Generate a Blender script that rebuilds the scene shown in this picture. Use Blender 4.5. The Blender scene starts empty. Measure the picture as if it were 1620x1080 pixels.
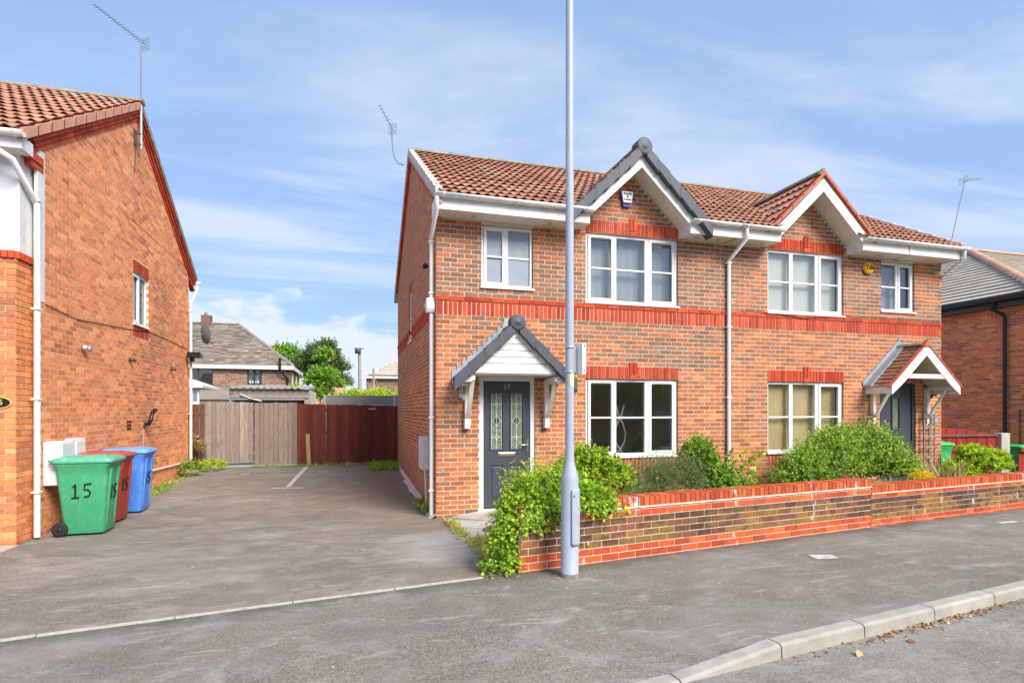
import bpy, math, random
import numpy as np
from mathutils import Vector, Matrix, noise
R = math.radians
random.seed(7)
C = bpy.context.scene.collection
SC = bpy.context.scene

# ------------------------------------------------------------------ camera, sky, sun, exposure
cd = bpy.data.cameras.new('camera'); cam = bpy.data.objects.new('camera', cd); C.objects.link(cam)
cd.sensor_width = 36; cd.lens = 19.889; cd.shift_y = 108/1620
cd.clip_start = .05; cd.clip_end = 3000
cam.location = (0, 0, 1.70); cam.rotation_euler = (R(90), 0, R(-15.9))
SC.camera = cam
SUN_EL, SUN_AZ = 40, 154          # azimuth clockwise from +Y (into the picture): the sun stands behind the camera
w = bpy.data.worlds.new('World'); SC.world = w; w.use_nodes = True
nt = w.node_tree; nt.nodes.clear()
def N(t, **k):
    n = nt.nodes.new(t)
    for a, b in k.items(): setattr(n, a, b)
    return n
L = lambda a, b: nt.links.new(a, b)
sky = N('ShaderNodeTexSky', sky_type='NISHITA', sun_disc=False, sun_elevation=R(SUN_EL), sun_rotation=R(SUN_AZ), air_density=1.0, dust_density=1.2, ozone_density=2.0)
tc = N('ShaderNodeTexCoord'); sep = N('ShaderNodeSeparateXYZ'); L(tc.outputs['Generated'], sep.inputs[0])
mz = N('ShaderNodeMath', operation='MAXIMUM'); L(sep.outputs['Z'], mz.inputs[0]); mz.inputs[1].default_value = .03
def mth(op, a, b=None, clamp=False):
    m = N('ShaderNodeMath', operation=op); m.use_clamp = clamp
    for i, v in enumerate((a, b)):
        if v is None: continue
        if isinstance(v, (int, float)): m.inputs[i].default_value = v
        else: L(v, m.inputs[i])
    return m.outputs[0]
px = mth('DIVIDE', sep.outputs['X'], mz.outputs[0]); py = mth('DIVIDE', sep.outputs['Y'], mz.outputs[0])
# thin high cloud, laid out on a flat layer overhead
cv = N('ShaderNodeCombineXYZ'); L(px, cv.inputs[0]); L(py, cv.inputs[1])
mp = N('ShaderNodeMapping'); L(cv.outputs[0], mp.inputs[0]); mp.inputs['Rotation'].default_value = (0, 0, R(-35)); mp.inputs['Scale'].default_value = (.42, 1.1, 1); mp.inputs['Location'].default_value = (7.7, .2, 0)
n1 = N('ShaderNodeTexNoise'); L(mp.outputs[0], n1.inputs[0]); n1.inputs['Scale'].default_value = .9; n1.inputs['Detail'].default_value = 7; n1.inputs['Roughness'].default_value = .55; n1.inputs['Distortion'].default_value = .5
r1 = N('ShaderNodeMapRange', interpolation_type='SMOOTHSTEP'); L(n1.outputs[0], r1.inputs[0]); r1.inputs[1].default_value = .45; r1.inputs[2].default_value = .70; r1.inputs[4].default_value = .52
# low heaped cloud near the horizon
mp2 = N('ShaderNodeMapping'); L(tc.outputs['Generated'], mp2.inputs[0]); mp2.inputs['Scale'].default_value = (1, 1, 1.9); mp2.inputs['Location'].default_value = (1.46, .8, .12)
n2 = N('ShaderNodeTexNoise'); L(mp2.outputs[0], n2.inputs[0]); n2.inputs['Scale'].default_value = 5.5; n2.inputs['Detail'].default_value = 8; n2.inputs['Roughness'].default_value = .52
hz = N('ShaderNodeMapRange'); L(sep.outputs['Z'], hz.inputs[0]); hz.inputs[1].default_value = .08; hz.inputs[2].default_value = .24; hz.inputs[3].default_value = .09; hz.inputs[4].default_value = -.25
r2 = N('ShaderNodeMapRange', interpolation_type='SMOOTHSTEP'); L(mth('ADD', n2.outputs[0], hz.outputs[0]), r2.inputs[0]); r2.inputs[1].default_value = .47; r2.inputs[2].default_value = .56; r2.inputs[4].default_value = .72
mask = mth('MAXIMUM', r1.outputs[0], r2.outputs[0], True)
mask_n = N('ShaderNodeMath', operation='MULTIPLY'); L(mask, mask_n.inputs[0])
fad = N('ShaderNodeMapRange'); L(sep.outputs['Z'], fad.inputs[0]); fad.inputs[1].default_value = 0; fad.inputs[2].default_value = .03; L(fad.outputs[0], mask_n.inputs[1])
tint = N('ShaderNodeMix', data_type='RGBA', blend_type='MULTIPLY'); tint.inputs[0].default_value = 1; L(sky.outputs[0], tint.inputs[6]); tint.inputs[7].default_value = (.72, .82, 1.22, 1)
veil = N('ShaderNodeMix', data_type='RGBA'); veil.inputs[0].default_value = .65; L(tint.outputs[2], veil.inputs[6]); veil.inputs[7].default_value = (2.35, 3.45, 4.95, 1)
mx = N('ShaderNodeMix', data_type='RGBA'); L(mask_n.outputs[0], mx.inputs[0]); L(veil.outputs[2], mx.inputs[6]); mx.inputs[7].default_value = (4.95, 5.1, 5.5, 1)
bg = N('ShaderNodeBackground'); L(mx.outputs[2], bg.inputs[0]); bg.inputs[1].default_value = .05
wo = N('ShaderNodeOutputWorld'); L(bg.outputs[0], wo.inputs[0])
sd = bpy.data.lights.new('sun', 'SUN'); sun = bpy.data.objects.new('sun', sd); C.objects.link(sun)
sd.energy = 1.5; sd.angle = R(31); sd.color = (1, .925, .82)
az, el = R(SUN_AZ), R(SUN_EL)
sdir = Vector((math.sin(az)*math.cos(el), math.cos(az)*math.cos(el), math.sin(el)))
sun.rotation_euler = sdir.to_track_quat('Z', 'Y').to_euler(); sun.location = (0, -5, 12)
SC.view_settings.view_transform = 'Standard'; SC.view_settings.look = 'None'; SC.view_settings.gamma = 1; SC.view_settings.use_curve_mapping = False
SC.view_settings.exposure = 1.95
SC.render.engine = 'CYCLES'
SC.cycles.max_bounces = 8; SC.cycles.transparent_max_bounces = 12

# ------------------------------------------------------------------ materials
MATS = {}
class NT:
    def __init__(s, m): s.t = m.node_tree; s.t.nodes.clear()
    def n(s, t, ins=None, **k):
        x = s.t.nodes.new(t)
        for a, b in k.items(): setattr(x, a, b)
        for a, b in (ins or {}).items():
            if isinstance(b, bpy.types.NodeSocket): s.t.links.new(b, x.inputs[a])
            else: x.inputs[a].default_value = b
        return x
    def m(s, op, a, b=0., c=None):
        ins = {0: a, 1: b}
        if c is not None: ins[2] = c
        return s.n('ShaderNodeMath', ins, operation=op).outputs[0]
    def mix(s, f, a, b, bt='MIX'):
        x = s.n('ShaderNodeMix', None, data_type='RGBA', blend_type=bt)
        for i, v in ((0, f), (6, a), (7, b)):
            if isinstance(v, bpy.types.NodeSocket): s.t.links.new(v, x.inputs[i])
            else: x.inputs[i].default_value = v if i == 0 else (*v, 1)
        return x.outputs[2]
    def noise(s, vec, sc, det=4, rough=.55, dist=0.):
        return s.n('ShaderNodeTexNoise', {'Vector': vec, 'Scale': sc, 'Detail': det, 'Roughness': rough, 'Distortion': dist}).outputs[0]
    def ramp(s, v, lo, hi, a=0., b=1.):
        return s.n('ShaderNodeMapRange', {0: v, 1: lo, 2: hi, 3: a, 4: b}).outputs[0]
def vscale(t, v, s):
    return t.n('ShaderNodeMapping', {'Vector': v, 'Scale': s}).outputs[0]
def mat(name, col, rough=.7, var=.15, vscl=6., bump=.0, bscl=60., metal=0., dirt=None, dscl=1.5, dlo=.5, dhi=.75, rnd=0., spec=.5, coat=0., stretch=None, coord='W', wet=None):
    if name in MATS: return MATS[name]
    m = bpy.data.materials.new(name); m.use_nodes = True; t = NT(m)
    pos = t.n('ShaderNodeNewGeometry').outputs['Position'] if coord == 'W' else t.n('ShaderNodeTexCoord').outputs['Object']
    v = vscale(t, pos, stretch) if stretch else pos
    f = t.ramp(t.noise(v, vscl), .25, .75, 1-var, 1+var)
    if rnd:
        oi = t.n('ShaderNodeObjectInfo').outputs['Random']; gi = t.n('ShaderNodeNewGeometry').outputs['Random Per Island']
        r = t.m('FRACT', t.m('ADD', oi, gi)); f = t.m('MULTIPLY', f, t.ramp(r, 0, 1, 1-rnd, 1+rnd))
    c = t.mix(1., col, t.n('ShaderNodeCombineColor', {0: f, 1: f, 2: f}).outputs[0], 'MULTIPLY')
    if dirt:
        c = t.mix(t.m('MULTIPLY', t.ramp(t.noise(pos, dscl, 5, .6), dlo, dhi), dirt[3] if len(dirt) > 3 else 1.), c, dirt[:3])
    ins = {'Base Color': c, 'Roughness': rough, 'Metallic': metal, 'Specular IOR Level': spec}
    if coat: ins['Coat Weight'] = coat
    if bump:
        b = t.n('ShaderNodeBump', {'Height': t.noise(v, bscl, 3), 'Strength': bump, 'Distance': .01}); ins['Normal'] = b.outputs[0]
    p = t.n('ShaderNodeBsdfPrincipled', ins); o = t.n('ShaderNodeOutputMaterial', {0: p.outputs[0]})
    MATS[name] = m; return m
def brickmat(name, col, blotch=(.2, .09, .05), bl=.35, foot=True, salt=.30, drip=0., moss=0.):
    m = bpy.data.materials.new(name); m.use_nodes = True; t = NT(m); g = t.n('ShaderNodeNewGeometry'); pos = g.outputs['Position']
    oi = t.n('ShaderNodeObjectInfo').outputs['Random']
    r = t.m('FRACT', t.m('ADD', oi, g.outputs['Random Per Island']))
    f = t.m('MULTIPLY', t.ramp(t.noise(pos, 28, 4, .6), .3, .7, .80, 1.2), t.ramp(r, 0, 1, .80, 1.2))
    c = t.mix(1., col, t.n('ShaderNodeCombineColor', {0: f, 1: f, 2: f}).outputs[0], 'MULTIPLY')
    streak = t.noise(vscale(t, pos, (5, 5, 26)), 1.6, 4, .6)
    c = t.mix(t.m('MULTIPLY', t.ramp(streak, .5, .68), bl), c, blotch)
    c = t.mix(t.ramp(t.noise(pos, 1.1, 5, .65), .62, .85, 0, salt), c, (.55, .42, .33))      # pale salts
    if moss: c = t.mix(t.ramp(t.noise(vscale(t, pos, (1, 1, 2.2)), 1.7, 5, .65), .50, .66, 0, moss), c, (.36, .165, .028)); c = t.mix(t.ramp(t.noise(vscale(t, pos, (1, 1, 1.5)), 2.3, 5, .7, .4), .52, .66, 0, moss), c, (.045, .032, .026))
    if drip: c = t.mix(t.m('MULTIPLY', t.ramp(t.noise(vscale(t, pos, (1, 1, .45)), 3.1, 6, .75), .585, .63), drip), c, (.66, .60, .56))
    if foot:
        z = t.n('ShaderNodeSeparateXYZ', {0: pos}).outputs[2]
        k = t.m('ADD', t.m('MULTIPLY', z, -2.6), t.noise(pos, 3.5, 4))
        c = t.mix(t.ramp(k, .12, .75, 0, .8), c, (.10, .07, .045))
    b = t.n('ShaderNodeBump', {'Height': t.noise(pos, 140, 3), 'Strength': .35, 'Distance': .004})
    p = t.n('ShaderNodeBsdfPrincipled', {'Base Color': c, 'Roughness': .85, 'Specular IOR Level': .25, 'Normal': b.outputs[0]})
    t.n('ShaderNodeOutputMaterial', {0: p.outputs[0]}); return m
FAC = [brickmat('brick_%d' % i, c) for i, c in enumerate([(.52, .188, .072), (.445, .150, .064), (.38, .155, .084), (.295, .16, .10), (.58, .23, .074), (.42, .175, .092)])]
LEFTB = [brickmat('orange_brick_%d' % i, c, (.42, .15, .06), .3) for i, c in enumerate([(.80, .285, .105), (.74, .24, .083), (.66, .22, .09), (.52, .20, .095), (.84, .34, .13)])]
RED = [brickmat('red_brick_%d' % i, c, (.4, .04, .02), .3, False) for i, c in enumerate([(.50, .066, .026), (.41, .055, .022), (.56, .09, .036)])]
GWR = [brickmat('wall_red_%d' % i, c, (.30, .07, .03), .3, False, .2, .85) for i, c in enumerate([(.54, .105, .035), (.46, .08, .03), (.58, .14, .045)])]
GWB = [brickmat('wall_brown_%d' % i, c, (.07, .04, .03), .5, False, .2, .7, .75) for i, c in enumerate([(.17, .080, .045), (.115, .060, .040), (.26, .145, .045), (.25, .095, .05)])]
BACKB = [brickmat('back_brick_%d' % i, c, (.16, .08, .06), .4, False) for i, c in enumerate([(.30, .15, .10), (.22, .12, .09), (.38, .20, .13)])]
RIGHTB = [brickmat('right_brick_%d' % i, c) for i, c in enumerate([(.72, .21, .08), (.62, .17, .075), (.42, .15, .10), (.78, .27, .10)])]
M_mortar = mat('mortar', (.70, .60, .48), .95, .12, 9, .3, 90, dirt=(.45, .37, .3, .5), dscl=1.2, dlo=.5)
M_mortarD = mat('mortar_dark', (.50, .43, .36), .95, .25, 9, .3, 90, dirt=(.16, .12, .09, .8), dscl=2)
M_copj = mat('coping_joint', (.13, .095, .075), .95, .2, 9)
M_mortarW = mat('mortar_white', (.70, .60, .50), .95, .15, 12, .3, 90, dirt=(.36, .3, .26, .6), dscl=4)
M_upvc = mat('white_plastic', (.80, .80, .80), .32, .03, 3, dirt=(.62, .60, .55, .25), dscl=3, spec=.5)
M_cream = mat('cream_paint', (.76, .72, .62), .5, .06, 5, dirt=(.5, .44, .34, .5), dscl=6, dlo=.55)
M_fascia = mat('fascia_white', (.78, .77, .74), .4, .06, 3, dirt=(.42, .40, .34, .6), dscl=5, dlo=.50, dhi=.8, stretch=(2, 2, .6))
M_oldwhite = mat('weathered_white_render', (.74, .74, .72), .7, .06, 4, .15, 50, dirt=(.4, .4, .36, .5), dscl=5, dlo=.55)
M_panelgrey = mat('pale_grey_render', (.62, .64, .69), .75, .04, 1.5, .1, 60)
M_grey = mat('anthracite_paint', (.060, .072, .092), .38, .05, 4, .08, 120, spec=.45)
M_greydk = mat('anthracite_frame', (.045, .052, .065), .4, .05)
M_cap = mat('grey_verge_plastic', (.062, .072, .092), .55, .10, 5, .1, 40, dirt=(.2, .2, .2, .3), dscl=4, rnd=.1)
M_vcap = mat('pale_grey_verge_cap', (.60, .57, .52), .7, .15, 6, rnd=.12, dirt=(.18, .17, .14, .5), dscl=8)
TILE = [mat('tile_%d' % i, c, .85, .22, 14, .35, 70, dirt=(.24, .12, .08, .45), dscl=2.4, dlo=.5, dhi=.75, rnd=.08) for i, c in enumerate([(.47, .225, .145), (.43, .20, .125), (.52, .26, .17), (.39, .18, .115)])]
M_tileL = mat('tile_lichen', (.38, .30, .20), .9, .3, 20, .4, 60)
M_ridge = mat('ridge_tile_grey', (.30, .26, .21), .9, .25, 8, .4, 50, dirt=(.13, .12, .09, .7), dscl=7, rnd=.1)
M_plain = mat('plain_tile_brown', (.30, .14, .09), .9, .25, 14, .3, 60, rnd=.2, dirt=(.14, .08, .05, .5), dscl=5)
M_cement = mat('verge_cement', (.58, .52, .44), .95, .2, 12, .4, 50, dirt=(.28, .24, .18, .6), dscl=6)
M_redtrim = mat('red_clay_verge', (.52, .13, .07), .8, .2, 12, .2, 60, dirt=(.3, .14, .09, .5), dscl=8)
M_pinkv = mat('pink_tile_edge', (.62, .30, .20), .85, .16, 12, .2, 60, dirt=(.42, .2, .14, .4), dscl=8)
M_lead = mat('lead_flashing', (.30, .34, .38), .5, .2, 7, .2, 30, dirt=(.50, .54, .56, .6), dscl=8, metal=.15)
M_blackp = mat('black_plastic', (.012, .012, .013), .38, .1)
M_rubber = mat('black_rubber', (.016, .016, .017), .8, .1)
M_room = mat('room_plaster', (.5, .46, .40), .9, .1, 1)
M_roomd = mat('room_dark', (.62, .56, .52), .9, .1, 1)
M_skysheet = mat('sky_grey_sheet', (.36, .375, .39), .9, .05, 2)
M_blind = mat('cream_blind', (.86, .82, .72), .6, .05, 2)
M_blindt = mat('tan_blind', (.88, .66, .38), .6, .16, 2.2)
M_metal = mat('galvanised_steel', (.48, .50, .52), .45, .12, 8, metal=.6)
M_dkmetal = mat('dark_bracket_metal', (.10, .10, .10), .5, .1, metal=.4)
M_cable = mat('cable_black', (.03, .025, .025), .6)
M_post = mat('lamp_post_grey', (.38, .43, .51), .38, .05, 2, .06, 30, dirt=(.24, .27, .32, .4), dscl=4.5, dlo=.52, stretch=(1, 1, .25), spec=.5)
M_brass = mat('brass', (.55, .40, .16), .35, .1, metal=.8)
M_steel = mat('polished_steel', (.6, .58, .56), .25, .1, metal=.9)
M_yellow = mat('yellow_alarm', (.85, .50, .02), .4, .04)
M_blue = mat('blue_alarm_base', (.03, .03, .30), .4, .04)
M_ink = mat('black_ink', (.012, .012, .014), .7, .1)
M_gold = mat('gold_lettering', (.7, .5, .15), .4, .1)
M_conc = mat('concrete', (.46, .44, .39), .9, .14, 6, .4, 90, dirt=(.26, .24, .20, .7), dscl=3.5)
M_conc2 = mat('rough_mortar_patch', (.20, .185, .165), .95, .35, 14, .8, 60, dirt=(.36, .34, .30, .8), dscl=16)
M_kerb = mat('kerb_concrete', (.40, .375, .325), .9, .12, 8, .5, 120, dirt=(.27, .25, .21, .75), dscl=4.5, dlo=.48, rnd=.08)
M_flag = mat('paving_flag', (.48, .46, .41), .9, .10, 5, .3, 90, dirt=(.33, .27, .2, .8), dscl=3, dlo=.45, rnd=.1)
M_cover = mat('inspection_cover', (.10, .10, .105), .7, .15, 20, .3, 80)
M_soil = mat('garden_soil', (.09, .07, .045), .95, .4, 20, 1., 25, dirt=(.17, .14, .06, .8), dscl=8)
M_wood = [mat('grey_timber_%d' % i, c, .85, .28, 5, .5, 40, stretch=(9, 9, .7), dirt=(.20, .155, .12, .6), dscl=7, dlo=.55, dhi=.7, rnd=.1) for i, c in enumerate([(.37, .29, .24), (.32, .25, .21), (.42, .34, .28)])]
M_rwood = [mat('red_stained_timber_%d' % i, c, .8, .30, 5, .5, 40, stretch=(9, 9, .7), dirt=(.09, .028, .02, .6), dscl=5, dlo=.5, dhi=.7, rnd=.12) for i, c in enumerate([(.165, .032, .020), (.135, .026, .018), (.195, .042, .026)])]
M_rwood2 = [mat('bright_red_timber_%d' % i, c, .75, .2, 5, .3, 40, stretch=(9, 9, .7), rnd=.1) for i, c in enumerate([(.30, .016, .008), (.25, .014, .007)])]
M_brwood = mat('brown_timber', (.17, .07, .045), .85, .3, 5, .5, 40, stretch=(9, 9, .7))
M_palew = mat('bare_timber', (.45, .30, .16), .8, .25, 5, .4, 40, stretch=(9, 9, .7))
M_trellis = mat('trellis_timber', (.28, .22, .18), .85, .25, 8, .4, 50, dirt=(.12, .07, .06, .7), dscl=9)
M_shed = mat('shed_timber', (.36, .32, .28), .85, .25, 5, .4, 40, stretch=(1, 6, 6))
M_roofbg = [mat('background_tile_%d' % i, c, .9, .2, 2.2, .3, 8, rnd=.10, dirt=(.13, .105, .08, .7), dscl=.5) for i, c in enumerate([(.235, .19, .15), (.20, .16, .13), (.27, .22, .175)])]
M_pinktile = mat('replacement_tile', (.48, .25, .19), .9)
M_gtile = mat('grey_roof_tile', (.50, .45, .37), .85, .14, 2.5, .3, 30, rnd=.06, dirt=(.34, .3, .24, .5), dscl=1.2)
M_hip = mat('clay_hip_tile', (.56, .31, .20), .9, .2, 9, .4, 40, rnd=.16)
M_pinkslab = mat('pink_slab', (.62, .40, .31), .9, .12, 6, .3, 80)
M_bark = mat('bark', (.13, .10, .07), .95, .3, 14, .8, 40, stretch=(1, 1, .3))
M_stem = mat('green_stem', (.16, .17, .06), .8, .3, 14)
M_dry = mat('dry_stem', (.42, .30, .13), .9, .25, 14)
def leafmat(name, col, tr=.35, rough=.5):
    m = bpy.data.materials.new(name); m.use_nodes = True; t = NT(m); g = t.n('ShaderNodeNewGeometry')
    f = t.m('MULTIPLY', t.ramp(g.outputs['Random Per Island'], 0, 1, .68, 1.32), t.ramp(t.noise(g.outputs['Position'], 3.5, 3), .3, .7, .85, 1.15))
    c = t.mix(1., col, t.n('ShaderNodeCombineColor', {0: f, 1: f, 2: t.m('MULTIPLY', f, .9)}).outputs[0], 'MULTIPLY')
    p = t.n('ShaderNodeBsdfPrincipled', {'Base Color': c, 'Roughness': rough, 'Specular IOR Level': .35})
    q = t.n('ShaderNodeBsdfTranslucent', {0: t.mix(1., c, (1.25, 1.3, .6), 'MULTIPLY')})
    s = t.n('ShaderNodeMixShader', {0: tr, 1: p.outputs[0], 2: q.outputs[0]})
    t.n('ShaderNodeOutputMaterial', {0: s.outputs[0]}); return m
LF = dict(
 ivy=[leafmat('ivy_bright', (0.512, 0.685, 0.059)), leafmat('ivy_mid', (0.257, 0.443, 0.051)), leafmat('ivy_dark', (0.081, 0.202, 0.051), .2, .35)],
 lime=[leafmat('lime_leaf', (0.450, 0.581, 0.051)), leafmat('lime_leaf_mid', (0.270, 0.426, 0.051)), leafmat('lime_leaf_dark', (0.135, 0.253, 0.043))],
 grey=[leafmat('rosemary_leaf', (0.186, 0.250, 0.102)), leafmat('rosemary_dark', (0.094, 0.143, 0.059)), leafmat('rosemary_pale', (0.372, 0.411, 0.188))],
 mid=[leafmat('mid_leaf', (0.270, 0.428, 0.068)), leafmat('mid_leaf_dark', (0.135, 0.250, 0.051)), leafmat('mid_leaf_light', (0.450, 0.552, 0.086))],
 big=[leafmat('shrub_leaf', (0.325, 0.484, 0.091)), leafmat('shrub_leaf_dark', (0.153, 0.278, 0.060)), leafmat('shrub_leaf_light', (0.521, 0.632, 0.121))],
 dark=[leafmat('tree_leaf_dark', (0.098, 0.152, 0.065)), leafmat('tree_leaf_dark_mid', (0.145, 0.214, 0.084)), leafmat('tree_leaf_dark_light', (0.214, 0.285, 0.112))],
 young=[leafmat('tree_leaf_bright', (0.322, 0.535, 0.065)), leafmat('tree_leaf_bright_mid', (0.202, 0.375, 0.055)), leafmat('tree_leaf_bright_dark', (0.121, 0.232, 0.055))],
 hedge=[leafmat('hedge_leaf', (0.484, 0.642, 0.046)), leafmat('hedge_leaf_mid', (0.317, 0.482, 0.046)), leafmat('hedge_leaf_gold', (0.670, 0.606, 0.078))],
 dry=[leafmat('dry_leaf', (.42, .32, .16)), leafmat('dry_leaf_pale', (.52, .43, .25)), leafmat('dry_leaf_brown', (.30, .18, .09))],
 flower=[leafmat('yellow_petal', (.85, .62, .02)), leafmat('yellow_petal_light', (.88, .70, .04)), leafmat('yellow_petal_deep', (.78, .50, .02))],
 pink=[leafmat('pink_petal', (.70, .05, .12)), leafmat('red_petal', (.6, .03, .06)), leafmat('pale_pink_petal', (.7, .2, .25))],
 weed=[leafmat('weed_leaf', (0.278, 0.443, 0.062)), leafmat('weed_leaf_dark', (0.149, 0.273, 0.046)), leafmat('weed_yellow', (0.670, 0.580, 0.124))],
 litter=[leafmat('dead_leaf', (.42, .19, .08), .1), leafmat('dead_leaf_tan', (.52, .34, .17), .1), leafmat('dead_leaf_dark', (.25, .12, .06), .1)])
def glassmat(name, tint=(1, 1, 1), refl=1.6, rough=.0, bump=0.):
    m = bpy.data.materials.new(name); m.use_nodes = True; t = NT(m)
    fr = t.n('ShaderNodeFresnel', {'IOR': refl}).outputs[0]
    f = t.m('MINIMUM', t.m('MULTIPLY', fr, 2.1), 1.); f = t.m('MULTIPLY', f, t.m('SUBTRACT', 1., t.n('ShaderNodeNewGeometry').outputs['Backfacing']))
    gl = t.n('ShaderNodeBsdfGlossy', {'Roughness': rough})
    tr = t.n('ShaderNodeBsdfTransparent', {0: (*tint, 1)})
    if bump:
        b = t.n('ShaderNodeBump', {'Height': t.noise(t.n('ShaderNodeNewGeometry').outputs['Position'], 55, 3), 'Strength': bump, 'Distance': .01})
        t.t.links.new(b.outputs[0], gl.inputs['Normal'])
    s = t.n('ShaderNodeMixShader', {0: f, 1: tr.outputs[0], 2: gl.outputs[0]})
    t.n('ShaderNodeOutputMaterial', {0: s.outputs[0]}); return m
M_glass = glassmat('window_glass', (.92, .95, .95), 1.9)
M_frost = mat('frosted_glass', (.26, .31, .38), .22, .10, 5, .25, 160, spec=.6)
M_obsc = mat('obscure_glass', (.16, .22, .15), .2, .55, 26, .6, 70, spec=.7)
def plasticmat(name, col, scuff):
    return mat(name, col, .42, .06, 5, .05, 40, coord='O', dirt=(*scuff, .5), dscl=11, dlo=.53, dhi=.66)
M_bing = plasticmat('green_bin_plastic', (.055, .36, .17), (.12, .44, .26))
M_bingl = plasticmat('green_bin_lid_plastic', (.10, .42, .26), (.25, .55, .42))
M_binr = plasticmat('red_bin_plastic', (.36, .035, .016), (.30, .08, .05))
M_binrl = plasticmat('red_bin_lid_plastic', (.40, .085, .055), (.46, .18, .14))
M_binb = plasticmat('blue_bin_plastic', (.085, .26, .78), (.2, .4, .82))
M_binbl = plasticmat('blue_bin_lid_plastic', (.14, .35, .80), (.35, .5, .82))
M_bing2 = plasticmat('bright_green_bin_plastic', (.04, .46, .12), (.15, .5, .2))
def tarmac(name, base, patch, warm, stain_y=None):
    m = bpy.data.materials.new(name); m.use_nodes = True; t = NT(m); pos = t.n('ShaderNodeNewGeometry').outputs['Position']
    fine = t.noise(pos, 150, 3, .7); mid = t.noise(pos, 34, 4, .65); big = t.noise(pos, .9, 6, .6, .6); blot = t.noise(vscale(t, pos, (1, 1.6, 1)), 2.3, 6, .68, .4)
    f = t.m('MULTIPLY', t.ramp(fine, .3, .7, .35, 1.65), t.m('MULTIPLY', t.m('MULTIPLY', t.ramp(mid, .3, .7, .72, 1.28), t.ramp(t.noise(pos, 75, 2, .7), .3, .7, .72, 1.28)), t.ramp(big, .3, .7, .84, 1.16)))
    c = t.mix(1., base, t.n('ShaderNodeCombineColor', {0: f, 1: f, 2: f}).outputs[0], 'MULTIPLY')
    c = t.mix(t.ramp(blot, .50, .70, 0, .8), c, patch)
    c = t.mix(t.ramp(t.noise(vscale(t, pos, (.8, 1.5, 1)), .55, 7, .72, .8), .50, .68, 0, .5), c, tuple(v*1.25 for v in patch))
    c = t.mix(t.ramp(t.noise(pos, .75, 5, .7, 1.), .50, .72, 0, .45), c, warm)
    vor = t.n('ShaderNodeTexVoronoi', {'Vector': pos, 'Scale': 60}).outputs['Distance']
    c = t.mix(t.m('MULTIPLY', t.ramp(vor, .10, .22, 1., 0.), t.ramp(t.noise(pos, 9, 2), .5, .6)), c, (.52, .49, .44))
    vor2 = t.n('ShaderNodeTexVoronoi', {'Vector': pos, 'Scale': 3.3, 'Randomness': 1.}).outputs['Distance']
    c = t.mix(t.ramp(vor2, .028, .05, .75, 0.), c, (.60, .57, .52)); vor3 = t.n('ShaderNodeTexVoronoi', {'Vector': pos, 'Scale': 9., 'Randomness': 1.}).outputs['Distance']; c = t.mix(t.m('MULTIPLY', t.ramp(vor3, .05, .10, .8, 0.), t.ramp(t.noise(pos, 1.3, 3), .52, .60)), c, (.50, .47, .42)); c = t.mix(t.ramp(t.noise(vscale(t, pos, (.9, 3.2, 1)), 1.9, 7, .8, 1.), .555, .63, 0, .6), c, (.45, .415, .365))
    if stain_y:      # worn, muddy ground near the house wall
        x, y, z = [t.n('ShaderNodeSeparateXYZ', {0: pos}).outputs[i] for i in range(3)]
        k = t.m('ADD', t.ramp(x, -1.2, 1.3, 0, .38), t.m('MULTIPLY', t.ramp(y, 7.5, 9.5), .28))
        k = t.m('ADD', k, t.noise(vscale(t, pos, (.7, 1.3, 1)), 1.5, 6, .65, .5))
        c = t.mix(t.ramp(k, .74, 1.05, 0, .62), c, (.24, .16, .105))
        k2 = t.m('ADD', t.m('MULTIPLY', t.ramp(x, -.6, .9), t.m('MULTIPLY', t.ramp(y, 5.5, 6.5), t.ramp(y, 8.6, 7.6))), t.noise(vscale(t, pos, (1, 3, 1)), 2.6, 6, .7))
        c = t.mix(t.ramp(k2, 1.05, 1.6, 0, .65), c, (.50, .48, .45))
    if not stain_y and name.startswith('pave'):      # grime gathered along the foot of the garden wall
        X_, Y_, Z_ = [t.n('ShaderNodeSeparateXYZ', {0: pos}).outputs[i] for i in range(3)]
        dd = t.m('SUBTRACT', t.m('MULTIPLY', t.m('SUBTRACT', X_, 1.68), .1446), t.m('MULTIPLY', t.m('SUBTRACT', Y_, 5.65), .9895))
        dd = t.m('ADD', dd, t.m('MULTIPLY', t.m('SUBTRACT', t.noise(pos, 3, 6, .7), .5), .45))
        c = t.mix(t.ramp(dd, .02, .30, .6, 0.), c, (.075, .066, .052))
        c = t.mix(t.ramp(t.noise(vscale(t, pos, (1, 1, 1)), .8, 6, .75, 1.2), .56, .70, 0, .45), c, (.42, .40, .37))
    b = t.n('ShaderNodeBump', {'Height': t.noise(pos, 110, 3, .7), 'Strength': .9, 'Distance': .012})
    p = t.n('ShaderNodeBsdfPrincipled', {'Base Color': c, 'Roughness': .93, 'Specular IOR Level': .25, 'Normal': b.outputs[0]})
    t.n('ShaderNodeOutputMaterial', {0: p.outputs[0]}); return m
M_tar1 = tarmac('driveway_tarmac', (.232, .204, .168), (.38, .35, .305), (.235, .20, .165), True)
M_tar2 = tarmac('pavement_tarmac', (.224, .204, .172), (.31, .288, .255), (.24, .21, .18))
M_tar3 = tarmac('road_tarmac', (.26, .245, .215), (.35, .335, .30), (.225, .21, .185))
M_grass = mat('far_grass', (.08, .11, .03), .95, .4, 3, .5, 20)
M_linep = mat('white_line_paint', (.58, .56, .52), .8, .15, 30, .4, 90, dirt=(.20, .18, .16, .9), dscl=22, dlo=.52, dhi=.62)
M_pin = mat('edging_concrete', (.48, .46, .41), .9, .15, 25, .3, 90, dirt=(.25, .23, .2, .8), dscl=14, dlo=.5)

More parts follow.
